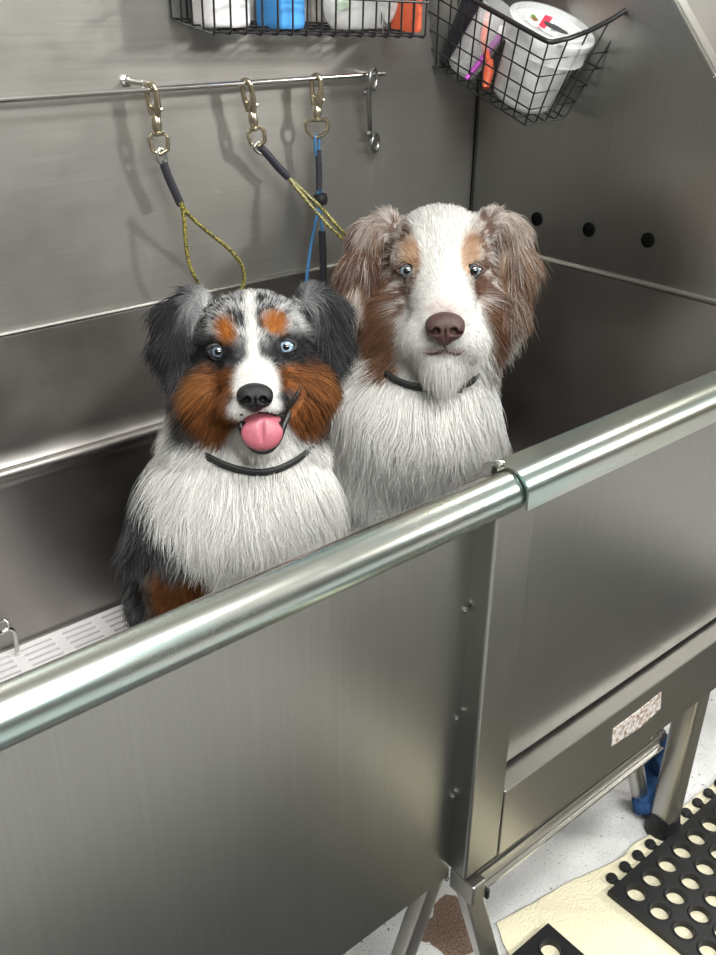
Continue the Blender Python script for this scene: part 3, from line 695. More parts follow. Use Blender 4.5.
# bucket
bax = BM @ np.array([0.04, -0.14, 1.0]); bax /= np.linalg.norm(bax)
bo = bk_(0.058, 0.075, 0.006)
bu = empty('lidded_bucket', bo, 'clear round plastic bucket of white cotton with a see-through lid in the tilted basket', 'bucket')
HB = 0.128
MB().lathe([(0.0, 0.002), (0.050, 0.002), (0.054, 0.006), (0.068, HB), (0.066, HB), (0.052, 0.008), (0.0, 0.005)], bo, bax, 48, caps=False).build('bucket_wall', M_FROST, bu, smooth=60)
m = MB(); r_ = np.random.default_rng(4)
for i in range(46):
    a = r_.uniform(0, 6.28); h = r_.uniform(0.016, 0.112); rr = r_.uniform(0.006, 0.030+0.008*h/0.11)
    u = np.cross(bax, [0, 1, 0]); u /= np.linalg.norm(u); w_ = np.cross(bax, u)
    m.add(*blob(bo+bax*h+rr*(math.cos(a)*u+math.sin(a)*w_), (0.017, 0.017, 0.015), 100+i, 0.12, 8))
o = m.build('cotton_filling', M_COTTON, bu, smooth=180); o['kind'] = 'stuff'
MB().lathe([(0.066, HB-0.030), (0.0745, HB-0.030), (0.0745, HB-0.004), (0.077, HB), (0.077, HB+0.008), (0.072, HB+0.011), (0.066, HB+0.011), (0.064, HB+0.004), (0.0, HB+0.004)], bo, bax, 56, caps=False).build('lid', M_FROST, bu, smooth=50)
uu = np.cross(bax, fwd); uu /= np.linalg.norm(uu); vv = np.cross(uu, bax); uu = -uu if uu @ rt < 0 else uu; vv = -vv if vv @ up < 0 else vv
def lidp(a, b, h=0.0): return bo+bax*(HB+0.0058+h)+uu*a+vv*b
def lidpoly(pts, mat, name, h=0.0):
    P = [lidp(a, b, h) for a, b in pts]; m = MB(); m.extrude(P, bax*0.0006); return m.build(name, mat, bu, smooth=0)
ell = lambda cx, cy, rx, ry, n=28: [(cx+rx*math.cos(2*math.pi*k/n), cy+ry*math.sin(2*math.pi*k/n)) for k in range(n)]
lidpoly([(-0.046, -0.02), (-0.03, -0.032), (0.0, -0.034), (0.0, 0.034), (-0.03, 0.032), (-0.046, 0.018)], plain('label_white', (0.85, 0.84, 0.82), 0.5), 'lid_label')
lidpoly([(-0.022, -0.034), (-0.010, -0.034), (-0.004, 0.034), (-0.018, 0.034)], plain('label_red', (0.66, 0.04, 0.08), 0.5), 'label_stripe', 0.0006)
lidpoly(ell(-0.033, -0.004, 0.008, 0.009), plain('label_brown', (0.22, 0.10, 0.04), 0.5), 'label_fruit', 0.0006)
lidpoly(ell(-0.036, 0.006, 0.005, 0.006), plain('label_green', (0.10, 0.26, 0.04), 0.5), 'label_leaf', 0.0008)
hp = [(-0.016, -0.004), (-0.004, -0.014), (0.020, -0.016), (0.030, -0.010), (0.028, -0.002), (0.006, 0.006), (-0.012, 0.006)]
lidpoly(hp, plain('dark_grip', (0.05, 0.05, 0.055), 0.4), 'lid_grip', 0.001).data
MB().tube([lidp(a, b, 0.002) for a, b in ell(0.010, 0.0, 0.050, 0.040, 40)], 0.0016, 8, closed=True).build('lid_ridge', M_FROST, bu)
MB().tube([bk_(0.066, 0.03, 0.115), bk_(0.088, 0.05, 0.105), bk_(0.098, 0.075, 0.085)], 0.0055, 10).build('comb', M_DARKSTEEL, bu)
adopt(bu)
# clear tube with bright brushes beside the bucket
def inb(s, l, u): return bk_(s, l, u)
tb = empty('clear_tumbler', inb(0.045, 0.185, 0.004), 'clear plastic tumbler leaning in the tilted basket with brushes beside it', 'cup')
tax = BM @ np.array([0.22, -0.30, 1.0]); tax /= np.linalg.norm(tax); to = inb(0.028, 0.205, 0.010)
MB().lathe([(0.0, 0.0), (0.028, 0.0), (0.030, 0.004), (0.036, 0.125), (0.0345, 0.125), (0.0285, 0.006), (0.0, 0.003)], to, tax, 36, caps=False).build('cup_wall', M_CLEAR, tb, smooth=50); adopt(tb)
pb = empty('purple_brush', inb(0.03, 0.17, 0.01), 'purple handled brush with a white tip leaning in the tilted basket', 'brush')
pa, pb2 = at(468, 78, 0), at(503, 30, 0)
dpt = float((inb(0.030, 0.16, 0.05)-CAM) @ fwd)
MB().tube([at(466, 79, dpt), at(484, 57, dpt), at(500, 36, dpt)], [0.0035, 0.0055, 0.0065], 12).build('handle', M_PURPLE, pb)
MB().tube([at(500, 36, dpt), at(502, 27, dpt)], [0.0075, 0.006], 10).build('tip', M_WHITEPL, pb); adopt(pb)
ob = empty('orange_brush', inb(0.03, 0.15, 0.01), 'orange red grooming brush standing in the tilted basket next to the bucket', 'brush')
dpt = float((inb(0.02, 0.13, 0.05)-CAM) @ fwd)
MB().tube([at(487, 14, dpt+0.05), at(483, 40, dpt+0.03), at(489, 64, dpt)], [0.005, 0.0065, 0.005], 12).build('handle', M_REDPL, ob)
MB().tube([at(490, 60, dpt), at(488.5, 72, dpt), at(486, 88, dpt)], [0.006, 0.0095, 0.006], 14).build('head', M_REDPL, ob); adopt(ob)
db = empty('dark_clipper', inb(0.06, 0.24, 0.01), 'black narrow tool standing at the back of the tilted basket', 'tool')
m = MB(); dq = BM @ np.array([0.1, -0.1, 1.0]); m.extrude([inb(0.035+u, 0.245+v, 0.01) for u, v in rrect(0.022, 0.012, 0.006)], dq*0.19); m.build('body', plain('blue_black_plastic', (0.012, 0.014, 0.02), 0.4), db)
MB().extrude([inb(0.055+u, 0.226+v, 0.20) for u, v in rrect(0.014, 0.008, 0.004)], dq*0.02).build('head', M_DARKSTEEL, db); adopt(db)
HAIR = 1.0
# ------------------------------------------------------------------ dogs: shared tools
def hash3(ix, iy, iz, seed):
    h = (ix.astype(np.int64)*374761393+iy.astype(np.int64)*668265263+iz.astype(np.int64)*2147483647+seed*1274126177) & 0x7fffffff
    h = ((h ^ (h >> 13))*1274126177) & 0x7fffffff
    return ((h ^ (h >> 16)) & 0xffff)/65535.0
def vnoise(p, seed=0):
    i = np.floor(p).astype(np.int64); f = p-i; f = f*f*(3-2*f); r = 0
    for dx in (0, 1):
        for dy in (0, 1):
            for dz in (0, 1):
                w = (f[:, 0] if dx else 1-f[:, 0])*(f[:, 1] if dy else 1-f[:, 1])*(f[:, 2] if dz else 1-f[:, 2])
                r = r+w*hash3(i[:, 0]+dx, i[:, 1]+dy, i[:, 2]+dz, seed)
    return r
def fbm(p, seed=0, o=3):
    r = 0; a = 0.5; t = 0
    for k in range(o): r = r+a*vnoise(p*(2**k), seed+k*17); t += a; a *= 0.5
    return r/t
def norm(v): return v/(np.linalg.norm(v, axis=-1, keepdims=True)+1e-12)
def sstep(x, a, b):
    t = np.clip((x-a)/(b-a), 0, 1); return t*t*(3-2*t)

def surface_nets(f, lo, hi, h):
    lo = np.array(lo, float); n = np.ceil((np.array(hi)-lo)/h).astype(int)+1
    ax = [lo[i]+h*np.arange(n[i]) for i in range(3)]
    G = np.stack(np.meshgrid(*ax, indexing='ij'), -1).reshape(-1, 3)
    D = f(G).reshape(n)
    sg = D < 0
    nc = n-1
    cnt = np.zeros(nc, int); acc = np.zeros((*nc, 3))
    idx = np.stack(np.meshgrid(*[np.arange(k) for k in nc], indexing='ij'), -1)
    corners = [(i, j, k) for i in (0, 1) for j in (0, 1) for k in (0, 1)]
    sl = lambda c: D[c[0]:c[0]+nc[0], c[1]:c[1]+nc[1], c[2]:c[2]+nc[2]]
    for a in corners:
        for d in range(3):
            if a[d]: continue
            b = list(a); b[d] = 1
            da, db = sl(a), sl(b); m = (da < 0) != (db < 0)
            t = np.where(m, da/(da-db+1e-20), 0)
            p = np.zeros((*nc, 3)); p += np.array(a); p[..., d] += t
            acc[m] += p[m]; cnt[m] += 1
    act = cnt > 0
    vid = -np.ones(nc, int); vid[act] = np.arange(act.sum())
    V = lo+h*(idx[act]+acc[act]/cnt[act][:, None])
    F = []
    for d in range(3):
        u, w = (d+1) % 3, (d+2) % 3
        s0 = [slice(None)]*3; s1 = [slice(None)]*3; s0[d] = slice(0, n[d]-1); s1[d] = slice(1, n[d])
        cr = sg[tuple(s0)] != sg[tuple(s1)]; flip = sg[tuple(s0)]
        E = np.argwhere(cr)
        E = E[(E[:, u] > 0) & (E[:, w] > 0) & (E[:, u] < nc[u]) & (E[:, w] < nc[w])]
        q = []
        for du, dw in ((-1, -1), (0, -1), (0, 0), (-1, 0)):
            e = E.copy(); e[:, u] += du; e[:, w] += dw; q.append(vid[e[:, 0], e[:, 1], e[:, 2]])
        q = np.stack(q, 1); fl = flip[E[:, 0], E[:, 1], E[:, 2]]
        q[~fl] = q[~fl][:, ::-1]; F.append(q)
    F = np.concatenate(F); F = F[(F >= 0).all(1)]
    return V, F

class Sdf:
    def __init__(s): s.ops = []
    def ell(s, c, r, k=10, M=None): s.ops.append(('e', np.array(c, float), np.array(r, float), k, M)); return s
    def cap(s, a, b, r1, r2, k=10): s.ops.append(('c', np.array(a, float), np.array(b, float), (r1, r2), k, None)); return s
    def cut(s, c, r, k=3, M=None): s.ops.append(('x', np.array(c, float), np.array(r, float), k, M)); return s
    @staticmethod
    def _e(p, c, r, M):
        q = p-c
        if M is not None: q = q @ M      # columns of M are the ellipsoid's own axes
        k0 = np.linalg.norm(q/r, axis=1); k1 = np.linalg.norm(q/(r*r), axis=1)
        return k0*(k0-1)/(k1+1e-9)
    def __call__(s, p):
        d = np.full(len(p), 1e3)
        for o in s.ops:
            if o[0] == 'c':
                a, b, (r1, r2), k = o[1], o[2], o[3], o[4]
                ab = b-a; t = np.clip(((p-a) @ ab)/(ab @ ab), 0, 1); e = np.linalg.norm(p-a-t[:, None]*ab, axis=1)-(r1+(r2-r1)*t)
            else:
                k = o[3]; e = s._e(p, o[1], o[2], o[4])
            if o[0] == 'x':
                hh = np.clip(0.5-0.5*(d+e)/k, 0, 1); d = d*(1-hh)-e*hh+k*hh*(1-hh)
            else:
                hh = np.clip(0.5+0.5*(e-d)/k, 0, 1); d = e*(1-hh)+d*hh-k*hh*(1-hh)
        return d
    def grad(s, p, e=0.6):
        g = np.zeros_like(p)
        for i in range(3):
            o = np.zeros(3); o[i] = e; g[:, i] = s(p+o)-s(p-o)
        return norm(g)

def fur_mat(name, trans=0.0):
    m, nt, b = newmat(name); N = nt.nodes; L = nt.links
    a = N.new('ShaderNodeAttribute'); a.attribute_name = 'tint'
    L.new(a.outputs['Color'], b.inputs['Base Color']); b.inputs['Roughness'].default_value = 0.55; b.inputs['Specular IOR Level'].default_value = 0.25
    if trans:
        t = N.new('ShaderNodeBsdfTranslucent'); L.new(a.outputs['Color'], t.inputs[0])
        mx = N.new('ShaderNodeMixShader'); mx.inputs[0].default_value = trans
        L.new(b.outputs[0], mx.inputs[1]); L.new(t.outputs[0], mx.inputs[2]); L.new(mx.outputs[0], nt.nodes['Material Output'].inputs['Surface'])
    return m
M_HAIR = fur_mat('dog_hair', 0.36); M_SKIN = fur_mat('dog_skin')
M_NOSEB = plain('black_nose', (0.008, 0.008, 0.009), 0.36, bump=0.5, bscale=900, spec=0.4)
M_NOSEL = plain('liver_nose', (0.065, 0.032, 0.030), 0.42, bump=0.5, bscale=900, spec=0.5)
M_LIPB = plain('black_lip', (0.012, 0.010, 0.011), 0.35)
M_TONGUE = plain('tongue_pink', (0.36, 0.10, 0.13), 0.33, bump=0.3, bscale=600, var=0.08)
M_LIDD = plain('dark_eyelid', (0.014, 0.012, 0.013), 0.5)
M_LIDL = plain('liver_eyelid', (0.075, 0.042, 0.036), 0.5)
M_COLLAR = plain('black_webbing', (0.014, 0.014, 0.015), 0.6)
def eye_mat(name):
    m = fur_mat(name); b = m.node_tree.nodes['Principled BSDF']; b.inputs['Roughness'].default_value = 0.06; b.inputs['Specular IOR Level'].default_value = 0.6
    b.inputs['Coat Weight'].default_value = 0.25; b.inputs['Coat Roughness'].default_value = 0.02; return m
M_EYE = eye_mat('dog_eye')
def tint_mesh(me, cols, dom='POINT'):
    a = me.attributes.new('tint', 'FLOAT_COLOR', dom); a.data.foreach_set('color', np.c_[cols, np.ones(len(cols))].astype(np.float32).ravel())

class Dog:
    """local frame at the head: a = right, b = up, c = towards the viewer of the photo; unit = s metres"""
    def __init__(s, name, cx, cy, yw, label):
        s.o = on(cx, cy, 1, yw); v = s.o-CAM; s.dist = np.linalg.norm(v); s.z = -v/s.dist
        s.x = norm(rt-s.z*(rt @ s.z)); s.y = np.cross(s.z, s.x)
        depth = v @ fwd; s.s = depth/FPX; s.R = np.stack([s.x, s.y, s.z])
        s.cx, s.cy = cx, cy; s.sdf = Sdf()
        s.root = None; s.name = name; s.label = label
    def loc(s, px_, py_, c=0.0):
        d = ray(px_, py_); P0 = s.o+s.z*c*s.s; t = ((P0-CAM) @ s.z)/(d @ s.z); return s.w2l(CAM+d*t)
    def w2l(s, P): return (np.asarray(P, float)-s.o) @ s.R.T/s.s
    def l2w(s, p): return s.o+(np.asarray(p) @ s.R)*s.s
    def uv(s, p):
        """pattern coordinates of a point on the dog"""
        k = s.dist/(s.dist-p[:, 2]*s.s)
        return s.cx+p[:, 0]*k, s.cy-p[:, 1]*k
    def surf(s, px_, py_, c0=170.0, c1=-160.0, off=0.0):
        """point of the body surface met first at this place, coming from the front"""
        cs = np.linspace(c0, c1, 331); P = np.array([s.loc(px_, py_, c) for c in cs]); d = s.sdf(P)
        i = np.argmax(d < 0) if (d < 0).any() else len(cs)-1
        lo, hi = cs[max(i-1, 0)], cs[i]
        for _ in range(12):
            m = (lo+hi)/2
            if s.sdf(s.loc(px_, py_, m)[None])[0] < 0: hi = m
            else: lo = m
        return s.loc(px_, py_, hi+off)
    def mesh(s, name, V, F, mat, cols=None, parent=None, smooth=True):
        me = bpy.data.meshes.new(name); me.from_pydata(s.l2w(V).tolist(), [], np.asarray(F).tolist() if not isinstance(F, list) else F); me.update()
        bm = bmesh.new(); bm.from_mesh(me); bmesh.ops.recalc_face_normals(bm, faces=bm.faces[:]); bm.to_mesh(me); bm.free()
        me.shade_smooth(); me.materials.append(mat)
        if cols is not None: tint_mesh(me, cols)
        o = bpy.data.objects.new(name, me); COL.objects.link(o); o.parent = parent or s.root; return o
    def fur(s, V, F, per, n, seed, name='coat', K=7):
        """n strands rooted on the mesh.  per(root, normal, u, v) gives keep-probability, length, colour, lift, flow, width, clump"""
        r = np.random.default_rng(seed)
        tri = np.concatenate([F[:, [0, 1, 2]], F[:, [0, 2, 3]]]); A, B, C_ = V[tri[:, 0]], V[tri[:, 1]], V[tri[:, 2]]
        fn = np.cross(B-A, C_-A); ar = np.linalg.norm(fn, axis=1)/2
        face = ((norm(fn) @ np.array([0, 0, 1.0])) > -0.25)   # the far side of the body carries a thinner coat
        w = ar*np.where(face, 1.0, 0.15)
        cen = (A+B+C_)/3; gcen = s.sdf.grad(cen); u, v = s.uv(cen)
        w = w*per(cen, gcen, u, v)['dens']; w /= w.sum()
        t = r.choice(len(tri), n, p=w); b1, b2 = r.random(n), r.random(n); sw = b1+b2 > 1; b1[sw] = 1-b1[sw]; b2[sw] = 1-b2[sw]
        P = A[t]+(B-A)[t]*b1[:, None]+(C_-A)[t]*b2[:, None]
        N_ = s.sdf.grad(P); u, v = s.uv(P); q = per(P, N_, u, v)
        stray = r.random(n) < 0.10; L = q['len']*r.uniform(0.55, 1.2, n)*np.where(stray, 1.15, 1); lift = q['lift']+stray*0.45; flow = q['flow']; grav = q['grav']
        flow = norm(flow+r.normal(0, 1, (n, 3))*0.10+0.35*(np.stack([fbm(P*0.05, 50+i) for i in range(3)], 1)-0.5))
        tang = norm(flow-N_*(flow*N_).sum(1, keepdims=True)*0.9)
        d = norm(N_*lift[:, None]+tang)
        pts = [P]; cur = P.copy()
        for k in range(1, K):
            tt = k/(K-1)
            dd = norm(d*(1-0.75*tt)+tang*0.75*tt+s.down*grav[:, None]*tt)
            cur = cur+dd*(L/(K-1))[:, None]; pts.append(cur)
        X = np.stack(pts, 1)                        # n,K,3
        # wave and clumps
        T = np.linspace(0, 1, K)
        sidev = norm(np.cross(tang, N_)); ph = fbm(P*0.035, 7)*20; amp = q['wave']*L
        X += sidev[:, None, :]*(amp[:, None]*np.sin(ph[:, None]+T[None]*7)*T[None])[..., None]
        nc_ = max(10, n//q['cn']); ci = r.choice(n, nc_, replace=False)
        kd = kdtree.KDTree(nc_)
        for j, i in enumerate(ci): kd.insert(P[i], j)
        kd.balance(); near = np.array([ci[kd.find(p)[1]] for p in P.tolist()])
        cl = q['clump']*r.uniform(0.6, 1.0, n)*np.where(stray, 0.1, 1)
        scale = np.clip(L/L[near], 0.3, 1.4)
        Xc = X[near]; tgt = P[near][:, None]+(Xc-P[near][:, None])*scale[:, None, None]
        far = np.linalg.norm(P-P[near], axis=1); cl = cl*np.where(far > L*0.9, 0.2, 1)
        X = X+(tgt-X)*(cl[:, None]*T[None]**1.3)[..., None]
        X[:, 1:] += r.normal(0, 1, (n, 1, 3))*(0.035*L)[:, None, None]*T[1:, None]
        # keep strands outside the skin
        for k in range(1, K):
            dk = s.sdf(X[:, k]); inside = dk < 0.8
            if inside.any():
                g = s.sdf.grad(X[inside, k]); X[inside, k] += g*(0.8-dk[inside])[:, None]
        cols = np.clip(q['col']*r.uniform(0.74, 1.15, (n, 1)), 0.004, 0.93)
        ccol = cols[near]; mixf = (0.35*r.random(n))[:, None]; cols = cols*(1-mixf)+ccol*mixf
        cv = bpy.data.hair_curves.new(name); cv.add_curves([K]*n)
        Wp = s.l2w(X.reshape(-1, 3))
        cv.points.foreach_set('position', Wp.astype(np.float32).ravel())
        rad = (q['width'][:, None]*s.s)*(1-0.82*T[None]**1.5)
        ra = cv.attributes.get('radius') or cv.attributes.new('radius', 'FLOAT', 'POINT'); ra.data.foreach_set('value', rad.astype(np.float32).ravel())
        a = cv.attributes.new('tint', 'FLOAT_COLOR', 'CURVE'); a.data.foreach_set('color', np.c_[cols, np.ones(n)].astype(np.float32).ravel())
        o = bpy.data.objects.new(name, cv); cv.materials.append(M_HAIR); COL.objects.link(o); o.parent = s.root; o['kind'] = 'stuff'
        return o
    def eye(s, px_, py_, r, iris, ring, sclera, lid, look=(0, 0), open_=0.62, wide=1.0, depth=0.45, tilt=0.0, ir=0.56, pr=0.27):
        c = s.eyes[(px_, py_)]
        n, m = 40, 48; V = []; F = []; cols = []
        g = norm(np.array([look[0], look[1], 1.0])); 
        for i in range(n+1):
            th = math.pi*i/n
            for k in range(m):
                a = 2*math.pi*k/m; V.append((math.sin(th)*math.cos(a), math.sin(th)*math.sin(a), math.cos(th)))
        V = np.array(V)
        for i in range(n):
            for k in range(m): F.append((i*m+k, i*m+(k+1) % m, (i+1)*m+(k+1) % m, (i+1)*m+k))
        # aim the pole where the eye looks
        z = g; x = norm(np.cross([0, 1, 0], z)); y = np.cross(z, x)
        rho = np.sin(np.arccos(np.clip(V[:, 2], -1, 1))); rho = np.where(V[:, 2] < 0, 2, rho); an = np.arctan2(V[:, 1], V[:, 0])
        cols = np.array(sclera)[None]*np.ones((len(V), 1))
        st = 0.82+0.30*vnoise(np.c_[np.cos(an)*5, np.sin(an)*5, np.zeros(len(an))], 3)
        ic = np.array(iris)[None]*st[:, None]
        cols = np.where((rho < ir)[:, None], ic, cols); rg = sstep(rho, ir-0.13, ir-0.02)*(rho < ir+0.05)
        cols = cols*(1-rg[:, None])+np.array(ring)[None]*rg[:, None]
        cols = np.where((rho < pr)[:, None], np.array([[0.004, 0.004, 0.005]]), cols)
        s.mesh('eye', c+r*(V @ np.stack([x, y, z])), F, M_EYE, cols)
        # lids: a skin collar from the almond opening back into the face
        A = 44; V = []; F = []; ct, stl = math.cos(tilt), math.sin(tilt)
        for k in range(A):
            a = 2*math.pi*k/A; ca, sa = math.cos(a), math.sin(a)
            ex = 0.86*wide*ca; ey = open_*sa*(1 if sa > 0 else 0.92)
            ex, ey = ex*ct-ey*stl, ex*stl+ey*ct
            q = np.array([ex, ey]); rr = np.linalg.norm(q); zz = math.sqrt(max(0.02, 1-min(rr, 0.985)**2))
            p0 = c+r*1.0*np.array([ex, ey, zz]); p1 = c+r*np.array([ex*1.08, ey*1.10, zz+0.13]); p2 = c+r*np.array([ex*1.25, ey*1.32, zz*0.9+0.08]); p3 = c+r*np.array([ex*1.5, ey*1.75, zz*0.35-0.25])
            V += [p0, p1, p2, p3]
        for k in range(A):
            j = (k+1) % A
            for t in range(3): F.append((k*4+t, j*4+t, j*4+t+1, k*4+t+1))
        s.mesh('eyelid', np.array(V), F, lid)
    def socket(s, px_, py_, r, depth):
        """call before meshing: remembers where the eyeball sits and hollows the face for it"""
        p = s.surf(px_, py_); c = s.loc(px_, py_, p[2]-r*depth); s.eyes[(px_, py_)] = c; s.sdf.cut(c, (r*1.02,)*3, 2.0)
    def nose(s, px_, py_, w, h, c, mat, seed=0):
        """nose pad: rounded top, two comma nostrils, cleft below"""
        o = s.loc(px_, py_, c); f = Sdf(); w2, h2 = w/2, h/2
        f.ell(o+np.array([0, h2*0.22, 0]), (w2, h2*0.72, w2*0.72), 3); f.ell(o+np.array([-w2*0.42, -h2*0.08, 2]), (w2*0.55, h2*0.62, w2*0.6), 4); f.ell(o+np.array([w2*0.42, -h2*0.08, 2]), (w2*0.55, h2*0.62, w2*0.6), 4)
        f.ell(o+np.array([0, -h2*0.45, 1]), (w2*0.42, h2*0.58, w2*0.55), 5)
        for sx in (-1, 1):
            f.cut(o+np.array([sx*w2*0.44, -h2*0.16, w2*0.62]), (w2*0.20, h2*0.22, w2*0.34), 2.0); f.cut(o+np.array([sx*w2*0.70, -h2*0.28, w2*0.45]), (w2*0.22, h2*0.10, w2*0.3), 2.0)
        f.cut(o+np.array([0, -h2*0.55, w2*0.62]), (w2*0.045, h2*0.55, w2*0.16), 1.5)
        V, F = surface_nets(f, o-np.array([w2*1.2, h2*1.3, w2*1.1]), o+np.array([w2*1.2, h2*1.3, w2*1.1]), 0.8)
        s.mesh('nose', V, F, mat)
    def line(s, pts, r, mat, name, off=0.0, n=5, parent=None):
        P = spline([s.surf(a, b, off=off) for a, b in pts], n); m = MB(); rr = np.interp(np.linspace(0, 1, len(P)), np.linspace(0, 1, len(np.atleast_1d(r))), np.atleast_1d(r))
        m.tube(P, rr, 8); return s.mesh(name, np.array(m.v), m.f, mat, parent=parent)
    def collar(s, front, back, hw, ht, off):
        f = [s.surf(a, b, off=off) for a, b in front]; pts = f+[s.loc(a, b, c) for a, b, c in back]
        P = spline(pts+[pts[0]], 6)[:-1]; ce = P.mean(0); axis = norm(np.cross(P[len(P)//3]-ce, P[0]-ce)); N_ = P-ce; N_ = N_-np.outer(N_ @ axis, axis)
        m = MB(); m.band(P, norm(N_), hw, ht, closed=True); return s.mesh('collar', np.array(m.v), m.f, M_COLLAR)

def E_(u, v, cx, cy, rx, ry, soft=0.25, rot=0.0):
    """soft ellipse weight"""
    c, s_ = math.cos(math.radians(rot)), math.sin(math.radians(rot)); x, y = (u-cx), (v-cy); X = (x*c+y*s_)/rx; Y = (-x*s_+y*c)/ry
    return 1-sstep(np.sqrt(X*X+Y*Y), 1-soft, 1+soft)
def over(col, w, c): return col*(1-w[:, None])+np.asarray(c)*w[:, None]
# ------------------------------------------------------------------ left dog: blue merle with copper cheeks
ZG = 0.496
D1 = Dog('dog', 253, 365, 0.985, 'blue merle dog with copper cheeks, open mouth and pink tongue out, sitting in the tub')
D = D1
D.eyes = {}
D.down = (np.array([0, 0, -1.0]) @ D.R.T)
f = D.sdf
# body first (world metres -> local)
hw = D.o
chest = np.array([hw[0]-0.005, hw[1]+0.035, 0.80])
def wl(p): return D.w2l(p)
mm = 1/D.s
Rw = D.R.T  # columns map world axes into local
def well(c, r, k): f.ell(wl(c), np.array(r)*mm, k*mm, D.R)
rump = np.array([hw[0]+0.022, hw[1]+0.205, 0.615])
well(chest, (0.100, 0.105, 0.165), 0.03)
well(chest+np.array([0.0, 0.02, -0.13]), (0.098, 0.105, 0.12), 0.04)
f.cap(wl(chest+np.array([0, 0.06, -0.02])), wl(rump), 0.105*mm, 0.105*mm, 0.04*mm)
well(rump, (0.12, 0.11, 0.115), 0.04)
for sx in (-1, 1):
    f.cap(wl(rump+np.array([sx*0.09, -0.02, -0.01])), wl(rump+np.array([sx*0.115, -0.15, -0.055])), 0.055*mm, 0.045*mm, 0.03*mm)
    f.cap(wl(rump+np.array([sx*0.115, -0.15, -0.08])), wl(rump+np.array([sx*0.11, -0.20, -0.092])), 0.026*mm, 0.024*mm, 0.02*mm)
# forelegs
lft = -rt*np.array([1, 1, 0]); lft = lft/np.linalg.norm(lft); tow = np.array([-fwd[0], -fwd[1], 0]); tow /= np.linalg.norm(tow)
sh = [chest+lft*0.088+tow*0.01, chest-lft*0.075+tow*0.02]
for p, k in ((sh[0], 1), (sh[1], -1)):
    a = p+np.array([0, 0, -0.06]); b = p+np.array([0, 0, -0.16])+lft*k*0.008; c_ = np.array([b[0], b[1], ZG+0.024])+tow*0.02
    f.cap(wl(a), wl(b), 0.062*mm, 0.045*mm, 0.04*mm); f.cap(wl(b), wl(c_), 0.043*mm, 0.026*mm, 0.02*mm)
    f.cap(wl(c_), wl(c_+tow*0.035), 0.027*mm, 0.023*mm, 0.01*mm)
# neck and head
f.cap(D.loc(254, 390, -44), wl(chest+np.array([0, 0, 0.06])), 68, 88, 26)
f.ell(D.loc(254, 343, -28), (57, 50, 58), 10)
f.ell(D.loc(221, 390, -10), (32, 36, 38), 30); f.ell(D.loc(292, 386, -10), (32, 36, 38), 30)
f.ell(D.loc(231, 337, 16), (19, 13, 14), 12); f.ell(D.loc(274, 331, 16), (19, 13, 14), 12)
f.cap(D.loc(253, 362, 22), D.loc(255, 398, 66), 32, 22.5, 12)
f.ell(D.loc(240, 404, 62), (15, 14, 22), 8); f.ell(D.loc(271, 402, 62), (15, 14, 22), 8)
f.cap(D.loc(257, 428, 8), D.loc(262, 440, 52), 28, 15, 10)
f.ell(D.loc(262, 424, 62), (19, 9, 24), 3) if False else None
# ears: folded flaps
for pts in (((194, 304, -22), (178, 316, -24), (174, 342, -16), (180, 372, -4)), ((312, 300, -24), (326, 312, -27), (331, 338, -20), (330, 358, -10))):
    q = [D.loc(*p) for p in pts]
    f.cap(q[0], q[1], 14, 12, 14); f.cap(q[1], q[2], 12, 11, 12); f.cap(q[2], q[3], 11, 6, 10)
